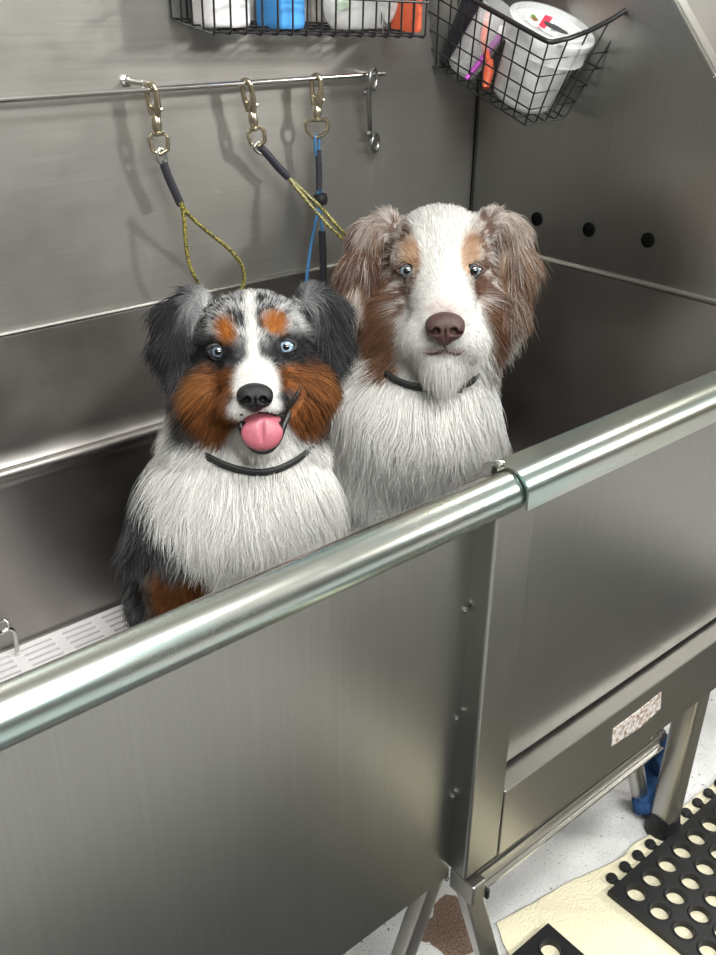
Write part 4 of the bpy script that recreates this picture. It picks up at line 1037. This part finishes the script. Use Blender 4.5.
# mouth hollow
f.cut(D.loc(262, 421, 74), (19, 9, 24), 4)
D.socket(218, 352, 9.8, 0.62); D.socket(286, 347, 9.8, 0.62)
chestL = [(395, 158), (420, 158), (450, 158), (480, 166), (505, 178), (530, 193), (560, 210), (600, 226), (640, 240), (800, 250)]
def edge_l(v): return np.interp(v, [a for a, b in chestL], [b for a, b in chestL])
GREY, DARK, BLACK, COPPER, WHITE = (0.42, 0.42, 0.43), (0.055, 0.056, 0.060), (0.012, 0.012, 0.014), (0.30, 0.112, 0.034), (0.82, 0.81, 0.79)
def col1(P, u, v):
    n1 = fbm(P*np.array([0.055, 0.055, 0.055]), 3); n2 = fbm(P*0.16, 9); n3 = fbm(P*0.30, 21)
    head = (P[:, 2] > -75) & (v < 470)
    col = np.array(DARK)*np.ones((len(u), 1)); col = over(col, sstep(n2, 0.50, 0.66)*0.55, (0.30, 0.30, 0.31)); col = over(col, sstep(n1, 0.58, 0.68), BLACK)
    er = np.maximum(E_(u, v, 166, 345, 26, 60, 0.2), E_(u, v, 336, 335, 24, 60, 0.2)); col = over(col, er*0.75, np.array(BLACK)*1.6)
    # merle forehead
    fw = E_(u, v, 254, 316, 60, 32, 0.3)
    mer = over(np.array(GREY)*np.ones((len(u), 1)), sstep(n3, 0.45, 0.60), (0.66, 0.65, 0.64)); mer = over(mer, sstep(n2+0.25*(n1-0.5), 0.50, 0.60), DARK)
    col = over(col, fw, mer[np.arange(len(u))])
    # dark round the eyes
    col = over(col, np.maximum(E_(u, v, 214, 354, 25, 17, 0.4, -10), E_(u, v, 292, 350, 27, 18, 0.4, 10))*(0.55+0.45*np.maximum(sstep(n3, 0.38, 0.5), np.maximum(E_(u, v, 217, 352, 17, 11, 0.3), E_(u, v, 287, 348, 17, 11, 0.3)))), BLACK)
    col = over(col, E_(u, v, 258, 338, 9, 14, 0.4)*sstep(n2, 0.42, 0.55), DARK)
    # copper cheeks
    cop = np.array(COPPER)*(0.45+1.1*n2[:, None])
    cw = np.maximum.reduce([E_(u, v, 213, 401, 18, 33, 0.35, -8), E_(u, v, 306, 395, 18, 32, 0.35, 8), E_(u, v, 230, 381, 18, 12, 0.4, 15), E_(u, v, 287, 377, 18, 12, 0.4, -15), E_(u, v, 223, 422, 19, 18, 0.35), E_(u, v, 302, 415, 16, 17, 0.35)])
    cop = over(cop, sstep(n3+0.3*(n1-0.5), 0.48, 0.62)*0.75, (0.075, 0.030, 0.013)); cop = over(cop, np.maximum(E_(u, v, 200, 384, 16, 12, 0.6), E_(u, v, 316, 380, 15, 12, 0.6))*0.5, (0.44, 0.19, 0.06))
    col = col*(1-cw[:, None])+cop*cw[:, None]
    lipd = E_(u, v, 293, 400, 17, 4.2, 0.5, -56)*(P[:, 2] > 0); col = over(col, lipd, (0.02, 0.012, 0.010))
    # brows
    bw = np.maximum(E_(u, v, 229, 334, 8.5, 11, 0.6, -25), E_(u, v, 273, 327, 11, 8.5, 0.6, 20)); col = over(col, bw, (0.42, 0.15, 0.03))
    # blaze and muzzle
    blz = (1-sstep(np.abs(u-(250+0.06*(v-300))), 2+0.00*v, 7+0.02*np.clip(v-290, 0, 70)+0.35*np.clip(v-358, 0, 30)))*sstep(v, 284, 296)*(1-sstep(v, 372, 384)); col = over(col, blz*(0.65+0.35*sstep(n3, 0.35, 0.5)), WHITE)
    mz = np.maximum(E_(u, v, 256, 384, 21, 25, 0.2), E_(u, v, 256, 406, 24, 14, 0.2)); col = over(col, mz, WHITE)
    col = over(col, E_(u, v, 256, 377, 10, 6, 0.5)*0.4, (0.80, 0.60, 0.58))
    # chin, ruff, chest
    ch = np.maximum(E_(u, v, 262, 450, 38, 30, 0.2), 0)
    xl = edge_l(v)+10*(n1-0.5); wbody = sstep(u, xl-4, xl+4)*sstep(v, 425, 447)*(1-sstep(u, 346, 352)*sstep(v, 470, 500)); wside = sstep(u, xl-3, xl+3)*sstep(v, 392, 405)*(1-sstep(u, 176, 188))
    wr = sstep(u, 330, 338)*sstep(v, 400, 415)*(1-sstep(u, 352, 360))
    wbody = wbody*(1-cw)
    W_ = np.maximum.reduce([ch, wbody, wside*(P[:, 2] < 5), wr*(P[:, 2] < 0)])
    back = sstep(-P[:, 2], 150, 185); W_ = W_*(1-back*(v > 430))
    col = over(col, W_, np.array(WHITE))
    col = col*(1-0.08*W_[:, None]*sstep(n2, .5, .7)[:, None])
    # flank grey and the copper foreleg
    fl2 = (v > 470)*(1-W_); col = over(col, fl2*sstep(n2, 0.42, 0.6)*0.55, (0.30, 0.30, 0.31))
    lg = E_(u, v, 182, 586, 32, 36, 0.22, -15)*(1-W_*0.8); col = col*(1-lg[:, None])+(np.array((0.27, 0.105, 0.034))*(0.6+0.9*n2[:, None]))*lg[:, None]
    return np.clip(col, 0.005, 0.9)
NT1 = D.loc(255, 392, 80)
def per1(P, N_, u, v):
    c = P[:, 2]; n = len(u)
    q = {'cn': 26}
    head = (c > -78) & (v < 462)
    mz = np.maximum(E_(u, v, 256, 390, 30, 36, 0.35), 0)*(c > 25)
    cheek = np.maximum(E_(u, v, 196, 405, 36, 55, 0.4), E_(u, v, 318, 400, 36, 52, 0.4))
    ear = np.maximum(E_(u, v, 168, 335, 32, 62, 0.2), E_(u, v, 338, 330, 30, 55, 0.2))*(c < 15)
    top = E_(u, v, 254, 300, 60, 28, 0.4)
    L = np.where(head, 15.0, 54.0); L = L+(32-L)*cheek; L = L+(30-L)*ear; L = L+(13-L)*top*(1-ear); L = L+(5.5-L)*mz
    eyez = np.maximum(E_(u, v, 218, 352, 30, 22, 0.4), E_(u, v, 286, 347, 30, 22, 0.4))*(c > 0); L = L+(6-L)*eyez
    L = np.where(head, np.minimum(L, 4+np.maximum(0, np.hypot(u-262, v-410)-18)*0.5), L)
    L = np.where((v > 540) & (u < 215), 24+0*L, L)
    dens = np.where(head, 1.6, 1.0)*(1+2.2*mz+1.0*top+1.2*eyez)
    for ex, ey in ((218, 352), (286, 347)): dens = dens*(1-E_(u, v, ex, ey, 12, 8.5, 0.10)*(c > 0))
    dens = dens*(1-E_(u, v, 292, 402, 20, 9, 0.2, -56)*(c > -5))*(1-E_(u, v, 262, 430, 22, 22, 0.12)*(c > 30))*(1-E_(u, v, 255, 398, 15, 11, 0.1)*(c > 40))
    dens = dens*(1-0.93*(np.abs(v-np.interp(u, [208, 222, 240, 258, 276, 292, 306], [457, 464, 470, 472.5, 470, 463, 453])-1) < 5.5)*(u > 205)*(u < 310)*(c > -60))
    away = norm(P-NT1); flow = away*1.0+D.down*0.35
    body = np.where(head, 0.0, 1.0)
    side = np.zeros_like(P); side[:, 0] = np.clip((u-256)/80.0, -1.6, 1.6)
    flow = flow*(1-body[:, None])+(D.down*1.0+side*0.34+np.array([0, 0, 0.12]))*body[:, None]
    eo = np.zeros_like(P); eo[:, 0] = np.where(u < 254, -0.35, 0.35)
    flow = flow*(1-ear[:, None])+(D.down*0.9+eo)*ear[:, None]
    flow = flow+cheek[:, None]*D.down*0.6
    q.update(dens=dens, len=L, lift=np.where(head, 0.35, 0.62)+0.25*cheek+0.25*ear-0.15*mz, flow=norm(flow), grav=np.where(head, 0.25, 0.5)+0.3*ear,
             wave=np.where(head, 0.02, 0.06), clump=np.where(head, 0.40, 0.40)+0.1*ear-0.3*mz, width=np.where(head, 0.32, 0.36)-0.08*mz, col=col1(P, u, v))
    return q
D.root = empty('dog', chest*np.array([1, 1, 0])+np.array([0, 0, ZG]), D.label, 'dog', 'dogs sitting in the tub')
lo = np.min([wl(p) for p in (rump+np.array([-.2, .16, -.13]), rump+np.array([.2, .16, -.13]), chest+np.array([-.2, -.2, -.33]), chest+np.array([.2, -.2, -.33]), rump+np.array([-.2, .16, .2]), hw+np.array([-.15, 0, .15]))]+[np.array([-115, -300, -100])], 0)
hi = np.max([wl(p) for p in (rump+np.array([-.2, .16, -.13]), rump+np.array([.2, .16, .13]), chest+np.array([-.2, -.2, -.33]), chest+np.array([.2, -.2, -.33]))]+[np.array([115, 100, 100])], 0)
V1, F1 = surface_nets(f, lo, hi, 3.6)
u_, v_ = D.uv(V1)
D.mesh('body', V1, F1, M_SKIN, col1(V1, u_, v_))
D.fur(V1, F1, per1, int(240000*HAIR), 5)
D.eye(218, 352, 9.8, (0.085, 0.12, 0.165), (0.01, 0.015, 0.02), (0.05, 0.055, 0.06), M_LIDD, look=(0.02, 0.0), open_=0.47, wide=0.98, ir=0.62, pr=0.34, tilt=-0.15)
D.eye(286, 347, 9.8, (0.25, 0.35, 0.46), (0.02, 0.05, 0.08), (0.06, 0.065, 0.07), M_LIDD, look=(-0.02, 0.0), open_=0.52, wide=0.98, ir=0.68, pr=0.31, tilt=0.12)
nc = D.surf(255, 397)[2]
D.nose(255, 397, 32.5, 27.5, nc-1.0, M_NOSEB)
# mouth: dark inside, tongue over the lower lip, black lip line
zl = 62
inner = Sdf(); inner.ell(D.loc(262, 424, zl-2), (23, 14, 14), 3)
Vm, Fm = surface_nets(inner, D.loc(262, 424, zl)-30, D.loc(262, 424, zl)+30, 2.0); D.mesh('mouth', Vm, Fm, M_LIPB)
tg_ = Sdf(); a = D.loc(262, 420, zl+4); b = D.loc(262, 433, zl+13); c_ = D.loc(262, 440, zl+11)
tg_.ell(a, (18, 7, 10), 4); tg_.ell(b, (19.5, 14, 6.5), 5); tg_.ell(c_, (15, 10, 5.5), 5)
tg_.cut(D.loc(262, 426, zl+20.5), (1.6, 16, 3.5), 3)
Vm, Fm = surface_nets(tg_, b-32, b+32, 1.0); D.mesh('tongue', Vm, Fm, M_TONGUE)
lipU = [D.loc(x, y, z) for x, y, z in ((237, 414, zl+2), (241, 426, zl+8), (246, 440, zl+9), (254, 449, zl+9), (262, 451.5, zl+9), (271, 449, zl+9), (279, 439, zl+8), (284, 425, zl+7), (289, 412, zl+1))]
m = MB(); m.tube(spline(lipU, 5), 3.0, 9); D.mesh('lower_lip', np.array(m.v), m.f, M_LIPB)
D.line([(241, 414), (247, 416), (256, 414), (266, 416), (279, 413), (286, 409)], [1.6, 2.2, 1.8, 2.4, 2.6, 1.0], M_LIPB, 'upper_lip', off=1.5)
m = MB(); m.tube([D.loc(x, 404+0*x, nc+10) for x in (255,)]+[D.loc(255.5, 416, nc+2)], [1.2, 0.8], 6)
lc = [(281, 414), (286, 409.5), (290, 404.5), (295, 398), (299, 391), (302, 385)]
c0_, c1_ = D.surf(*lc[0], off=3)[2]+1, D.surf(*lc[-1], off=3)[2]+1
P_ = [D.loc(a, b, max(D.surf(a, b, off=3)[2], c0_+(c1_-c0_)*i/(len(lc)-1))) for i, (a, b) in enumerate(lc)]
m = MB(); sp_ = spline(P_, 5); m.tube(sp_, np.interp(np.linspace(0, 1, len(sp_)), [0, .3, .7, 1], [2.2, 2.5, 2.0, 0.6]), 8); D.mesh('lip_corner', np.array(m.v), m.f, M_LIPB)
D.collar([(208, 457), (222, 464), (240, 470), (258, 472.5), (276, 470), (292, 463), (306, 453)], [(330, 430, -60), (310, 400, -128), (250, 385, -150), (190, 405, -128), (178, 437, -60)], 3.6, 1.2, 7)
adopt(D.root)
# ------------------------------------------------------------------ right dog: red merle with a white face
D = Dog('dog', 440, 285, 1.075, 'red merle dog with white face, brown nose and closed mouth, beside the blue merle')
D2 = D
D.eyes = {}
D.down = (np.array([0, 0, -1.0]) @ D.R.T)
f = D.sdf; mm = 1/D.s; hw = D.o
chest = np.array([hw[0]-0.01, hw[1]+0.03, 0.83])
rump = np.array([hw[0]+0.005, hw[1]+0.165, 0.615])
well(chest, (0.100, 0.10, 0.15), 0.03)
well(chest+np.array([0.0, 0.01, -0.15]), (0.098, 0.10, 0.13), 0.04)
f.cap(wl(chest+np.array([0, 0.04, -0.04])), wl(rump), 0.10*mm, 0.10*mm, 0.04*mm)
well(rump, (0.115, 0.095, 0.112), 0.04)
for sx in (-1, 1):
    f.cap(wl(rump+np.array([sx*0.08, -0.02, -0.01])), wl(rump+np.array([sx*0.105, -0.13, -0.055])), 0.055*mm, 0.045*mm, 0.03*mm)
    f.cap(wl(rump+np.array([sx*0.105, -0.13, -0.08])), wl(rump+np.array([sx*0.10, -0.18, -0.092])), 0.026*mm, 0.024*mm, 0.02*mm)
for k in (1, -1):
    p = chest+lft*0.068*k+tow*0.02
    a = p+np.array([0, 0, -0.08]); b = p+np.array([0, 0, -0.18]); c_ = np.array([b[0], b[1], ZG+0.024])+tow*0.015
    f.cap(wl(a), wl(b), 0.058*mm, 0.042*mm, 0.04*mm); f.cap(wl(b), wl(c_), 0.042*mm, 0.026*mm, 0.02*mm)
    f.cap(wl(c_), wl(c_+tow*0.035), 0.027*mm, 0.023*mm, 0.01*mm)
f.cap(D.loc(438, 330, -30), wl(chest+np.array([0, 0, 0.04])), 56, 76, 26)
f.ell(D.loc(440, 262, -28), (54, 54, 58), 10)
f.ell(D.loc(408, 316, -14), (31, 38, 38), 28); f.ell(D.loc(474, 316, -14), (31, 38, 38), 28)
f.ell(D.loc(412, 258, 14), (18, 14, 14), 12); f.ell(D.loc(468, 258, 14), (18, 14, 14), 12)
f.cap(D.loc(441, 282, 18), D.loc(445, 326, 70), 33, 26, 12)
f.ell(D.loc(424, 338, 58), (19, 21, 26), 10); f.ell(D.loc(464, 338, 58), (19, 21, 26), 10)
f.cap(D.loc(441, 352, 10), D.loc(443, 355, 58), 34, 21, 12)
for pts in (((386, 226, -24), (370, 236, -26), (362, 264, -18), (358, 298, -8)), ((492, 224, -24), (508, 232, -27), (516, 260, -20), (510, 300, -8))):
    q = [D.loc(*p) for p in pts]
    f.cap(q[0], q[1], 14, 13, 14); f.cap(q[1], q[2], 13, 12, 12); f.cap(q[2], q[3], 12, 7, 10)
D.socket(407, 271, 9.6, 0.66); D.socket(473.5, 271, 9.6, 0.66)
RED, TAN, CREAM = (0.24, 0.115, 0.070), (0.34, 0.20, 0.115), (0.62, 0.57, 0.53)
def col2(P, u, v):
    n1 = fbm(P*0.05, 33); n2 = fbm(P*0.15, 39); n3 = fbm(P*0.32, 41); o1 = np.ones((len(u), 1))
    col = np.array(WHITE)*o1
    mer = over(np.array((0.46, 0.38, 0.34))*o1, sstep(n3, 0.42, 0.58), (0.66, 0.62, 0.58)); mer = over(mer, sstep(n2, 0.50, 0.60), (0.22, 0.14, 0.11))
    face = np.maximum(E_(u, v, 384, 268, 38, 62, 0.15), E_(u, v, 497, 266, 34, 62, 0.15)); col = col*(1-face[:, None])+mer*face[:, None]
    # ears: reddish brown outside, cream fringe
    ear = np.maximum(E_(u, v, 352, 262, 32, 62, 0.2, 8), E_(u, v, 527, 260, 30, 62, 0.2, -8))*(P[:, 2] < 20)
    st = fbm(np.c_[P[:, 0]*0.16, P[:, 1]*0.03, P[:, 2]*0.05], 71)
    ec = over(np.array((0.155, 0.085, 0.060))*o1, sstep(st, 0.50, 0.60), TAN); ec = over(ec, sstep(st, 0.60, 0.70)*0.9, CREAM)
    ec = np.where((u > 440)[:, None], over(ec, sstep(n1, 0.3, 0.6)*0.5, (0.32, 0.20, 0.13)), ec)
    col = col*(1-ear[:, None])+ec*ear[:, None]
    wisp = (hash3(np.floor(P[:, 0]*1.7), np.floor(P[:, 1]*1.7), np.floor(P[:, 2]*1.7), 5) > 0.87)*ear; col = over(col, wisp*0.7, CREAM)
    tuft = np.maximum(E_(u, v, 372, 222, 18, 14, 0.4, -30), E_(u, v, 505, 228, 14, 26, 0.4, -20)); col = over(col, tuft*0.7*sstep(n3, 0.3, 0.6), CREAM)
    # rust cheeks
    ck = np.maximum.reduce([E_(u, v, 385, 318, 15, 48, 0.25, -8), E_(u, v, 395, 352, 14, 22, 0.3), E_(u, v, 489, 325, 11, 36, 0.3, 12), E_(u, v, 480, 352, 12, 20, 0.3)])
    col = col*(1-ck[:, None])+(np.array((0.19, 0.098, 0.056))*(0.5+1.1*n2[:, None]))*ck[:, None]
    ol = np.maximum(E_(u, v, 362, 335, 13, 42, 0.4), E_(u, v, 510, 330, 14, 42, 0.4)); col = over(col, ol*sstep(n2, 0.42, 0.6)*0.7, (0.36, 0.30, 0.27))
    bw = np.maximum(E_(u, v, 416, 258, 13, 15, 0.4, 0), E_(u, v, 466, 256, 11, 17, 0.4, 10)); col = over(col, bw*0.75, (0.50, 0.30, 0.165))
    col = over(col, E_(u, v, 479, 285, 7, 11, 0.4, 10), (0.16, 0.085, 0.06))
    # white blaze and muzzle
    hwid = np.interp(v, [205, 230, 255, 272, 290, 310, 330, 360, 372], [30, 24, 17, 18, 26, 36, 42, 42, 36]); cxm = np.interp(v, [205, 270, 330], [436, 441, 445])
    bz_ = (1-sstep(np.abs(u-cxm), hwid-3, hwid+5))*(1-sstep(v, 372, 380)); col = over(col, bz_*(P[:, 2] > -60), WHITE)
    col = over(col, E_(u, v, 444, 308, 14, 8, 0.6)*0.3, (0.80, 0.60, 0.56))
    col = over(col, E_(u, v, 444, 348, 20, 6, 0.5)*0.55, (0.40, 0.25, 0.23))
    ch = np.maximum(sstep(v, 366, 384)*E_(u, v, 440, 470, 105, 110, 0.05), 0)*(1-ck*(v < 372)); col = over(col, ch, WHITE)
    low = (v > 380); col = np.where(low[:, None], over(col, 0*n1+1.0, WHITE), col)
    bk2 = sstep(-P[:, 2], 130, 165)*(v > 350); col = over(col, bk2, (0.22, 0.12, 0.08))
    return np.clip(col, 0.005, 0.9)
NT2 = D.loc(444, 325, 80)
def per2(P, N_, u, v):
    c = P[:, 2]; q = {'cn': 26}
    head = (c > -78) & (v < 380)
    mz = E_(u, v, 444, 325, 46, 52, 0.3)*(c > 15)
    cheek = np.maximum(E_(u, v, 376, 325, 30, 58, 0.4), E_(u, v, 502, 325, 30, 58, 0.4))
    ear = np.maximum(E_(u, v, 354, 262, 34, 64, 0.2), E_(u, v, 524, 260, 34, 64, 0.2))*(c < 15)
    top = E_(u, v, 440, 225, 60, 36, 0.4)
    L = np.where(head, 13.0, 56.0); L = L+(32-L)*cheek; L = L+(np.interp(v, [212, 245, 290], [14, 28, 38])-L)*ear; L = L+(11-L)*top*(1-ear); L = L+(6-L)*mz
    eyez = np.maximum(E_(u, v, 407, 271, 30, 22, 0.4), E_(u, v, 473.5, 271, 30, 22, 0.4))*(c > 0); L = L+(6-L)*eyez
    chin = E_(u, v, 441, 378, 52, 17, 0.4); L = L+(26-L)*chin
    dens = np.where(head, 1.6, 1.0)*(1+1.8*mz+1.0*top+1.2*eyez)
    for ex, ey in ((407, 271), (473.5, 271)): dens = dens*(1-E_(u, v, ex, ey, 11, 7.5, 0.10)*(c > 0))
    dens = dens*(1-E_(u, v, 445, 328, 17, 14, 0.1)*(c > 40))*(1-0.8*E_(u, v, 442, 352, 17, 5, 0.3)*(c > 40))
    dens = dens*(1-0.9*(np.abs(v-np.interp(u, [386, 400, 418, 440, 460, 476], [374, 382, 387, 389.5, 386, 378])-1) < 5)*(u > 384)*(u < 478)*(c > -60))
    away = norm(P-NT2); flow = away+D.down*0.35
    body = np.where(head, 0.0, 1.0); side = np.zeros_like(P); side[:, 0] = (u-436)/90.0
    flow = flow*(1-body[:, None])+(D.down+side*0.32+np.array([0, 0, 0.12]))*body[:, None]
    eo = np.zeros_like(P); eo[:, 0] = np.where(u < 440, -0.3, 0.3)
    flow = flow*(1-ear[:, None])+(D.down*1.0+eo)*ear[:, None]
    flow = flow+(cheek+chin)[:, None]*D.down*0.5
    q.update(dens=dens, len=L, lift=np.where(head, 0.32, 0.58)+0.25*cheek+0.25*ear-0.15*mz, flow=norm(flow), grav=np.where(head, 0.25, 0.5)+0.3*ear,
             wave=np.where(head, 0.02, 0.065), clump=np.where(head, 0.40, 0.40)+0.15*ear-0.3*mz, width=np.where(head, 0.32, 0.36)-0.08*mz, col=col2(P, u, v))
    return q
D.root = empty('dog', chest*np.array([1, 1, 0])+np.array([0, 0, ZG]), D.label, 'dog', 'dogs sitting in the tub')
lo = np.min([wl(p) for p in (rump+np.array([-.2, .14, -.13]), rump+np.array([.2, .14, -.13]), chest+np.array([-.2, -.2, -.36]), chest+np.array([.2, -.2, -.36]))]+[np.array([-125, -320, -100])], 0)
hi = np.max([wl(p) for p in (rump+np.array([-.2, .14, -.13]), rump+np.array([.2, .14, .13]), chest+np.array([-.2, -.2, -.36]), chest+np.array([.2, -.2, -.36]))]+[np.array([125, 105, 110])], 0)
V2, F2 = surface_nets(f, lo, hi, 3.6)
u_, v_ = D.uv(V2)
D.mesh('body', V2, F2, M_SKIN, col2(V2, u_, v_))
D.fur(V2, F2, per2, int(240000*HAIR), 6)
D.eye(407, 271, 9.6, (0.15, 0.20, 0.225), (0.015, 0.02, 0.025), (0.16, 0.11, 0.09), M_LIDL, look=(-0.02, -0.02), open_=0.40, wide=1.0, ir=0.68, pr=0.38, tilt=-0.12)
D.eye(473.5, 271, 9.6, (0.17, 0.23, 0.26), (0.015, 0.02, 0.025), (0.14, 0.10, 0.085), M_LIDL, look=(0.02, -0.02), open_=0.40, wide=1.0, ir=0.68, pr=0.39, tilt=0.12)
nc = D.surf(445, 327)[2]
D.nose(445, 328, 35.5, 31, nc-1.0, M_NOSEL)
D.line([(423, 352), (431, 353.5), (439, 352), (445, 349.5), (451, 352), (458, 353.5), (464, 350)], [0.8, 1.8, 1.8, 1.4, 1.8, 1.8, 0.8], M_NOSEL, 'mouth_line', off=0.3)
D.line([(445, 343), (445, 347), (445, 350)], [1.2, 1.3, 1.2], M_NOSEL, 'lip_cleft', off=0.5)
D.collar([(386, 374), (400, 382), (418, 387), (440, 389.5), (460, 386), (476, 378)], [(502, 350, -60), (490, 322, -118), (440, 310, -140), (390, 322, -118), (372, 352, -60)], 3.4, 1.2, 6.5)
p = D.surf(456, 387, off=8); m = MB(); m.box(p-np.array([6, 5.5, 3]), p+np.array([6, 5.5, 3])); D.mesh('collar_buckle', np.array(m.v), m.f, M_RUBBER)
adopt(D.root)
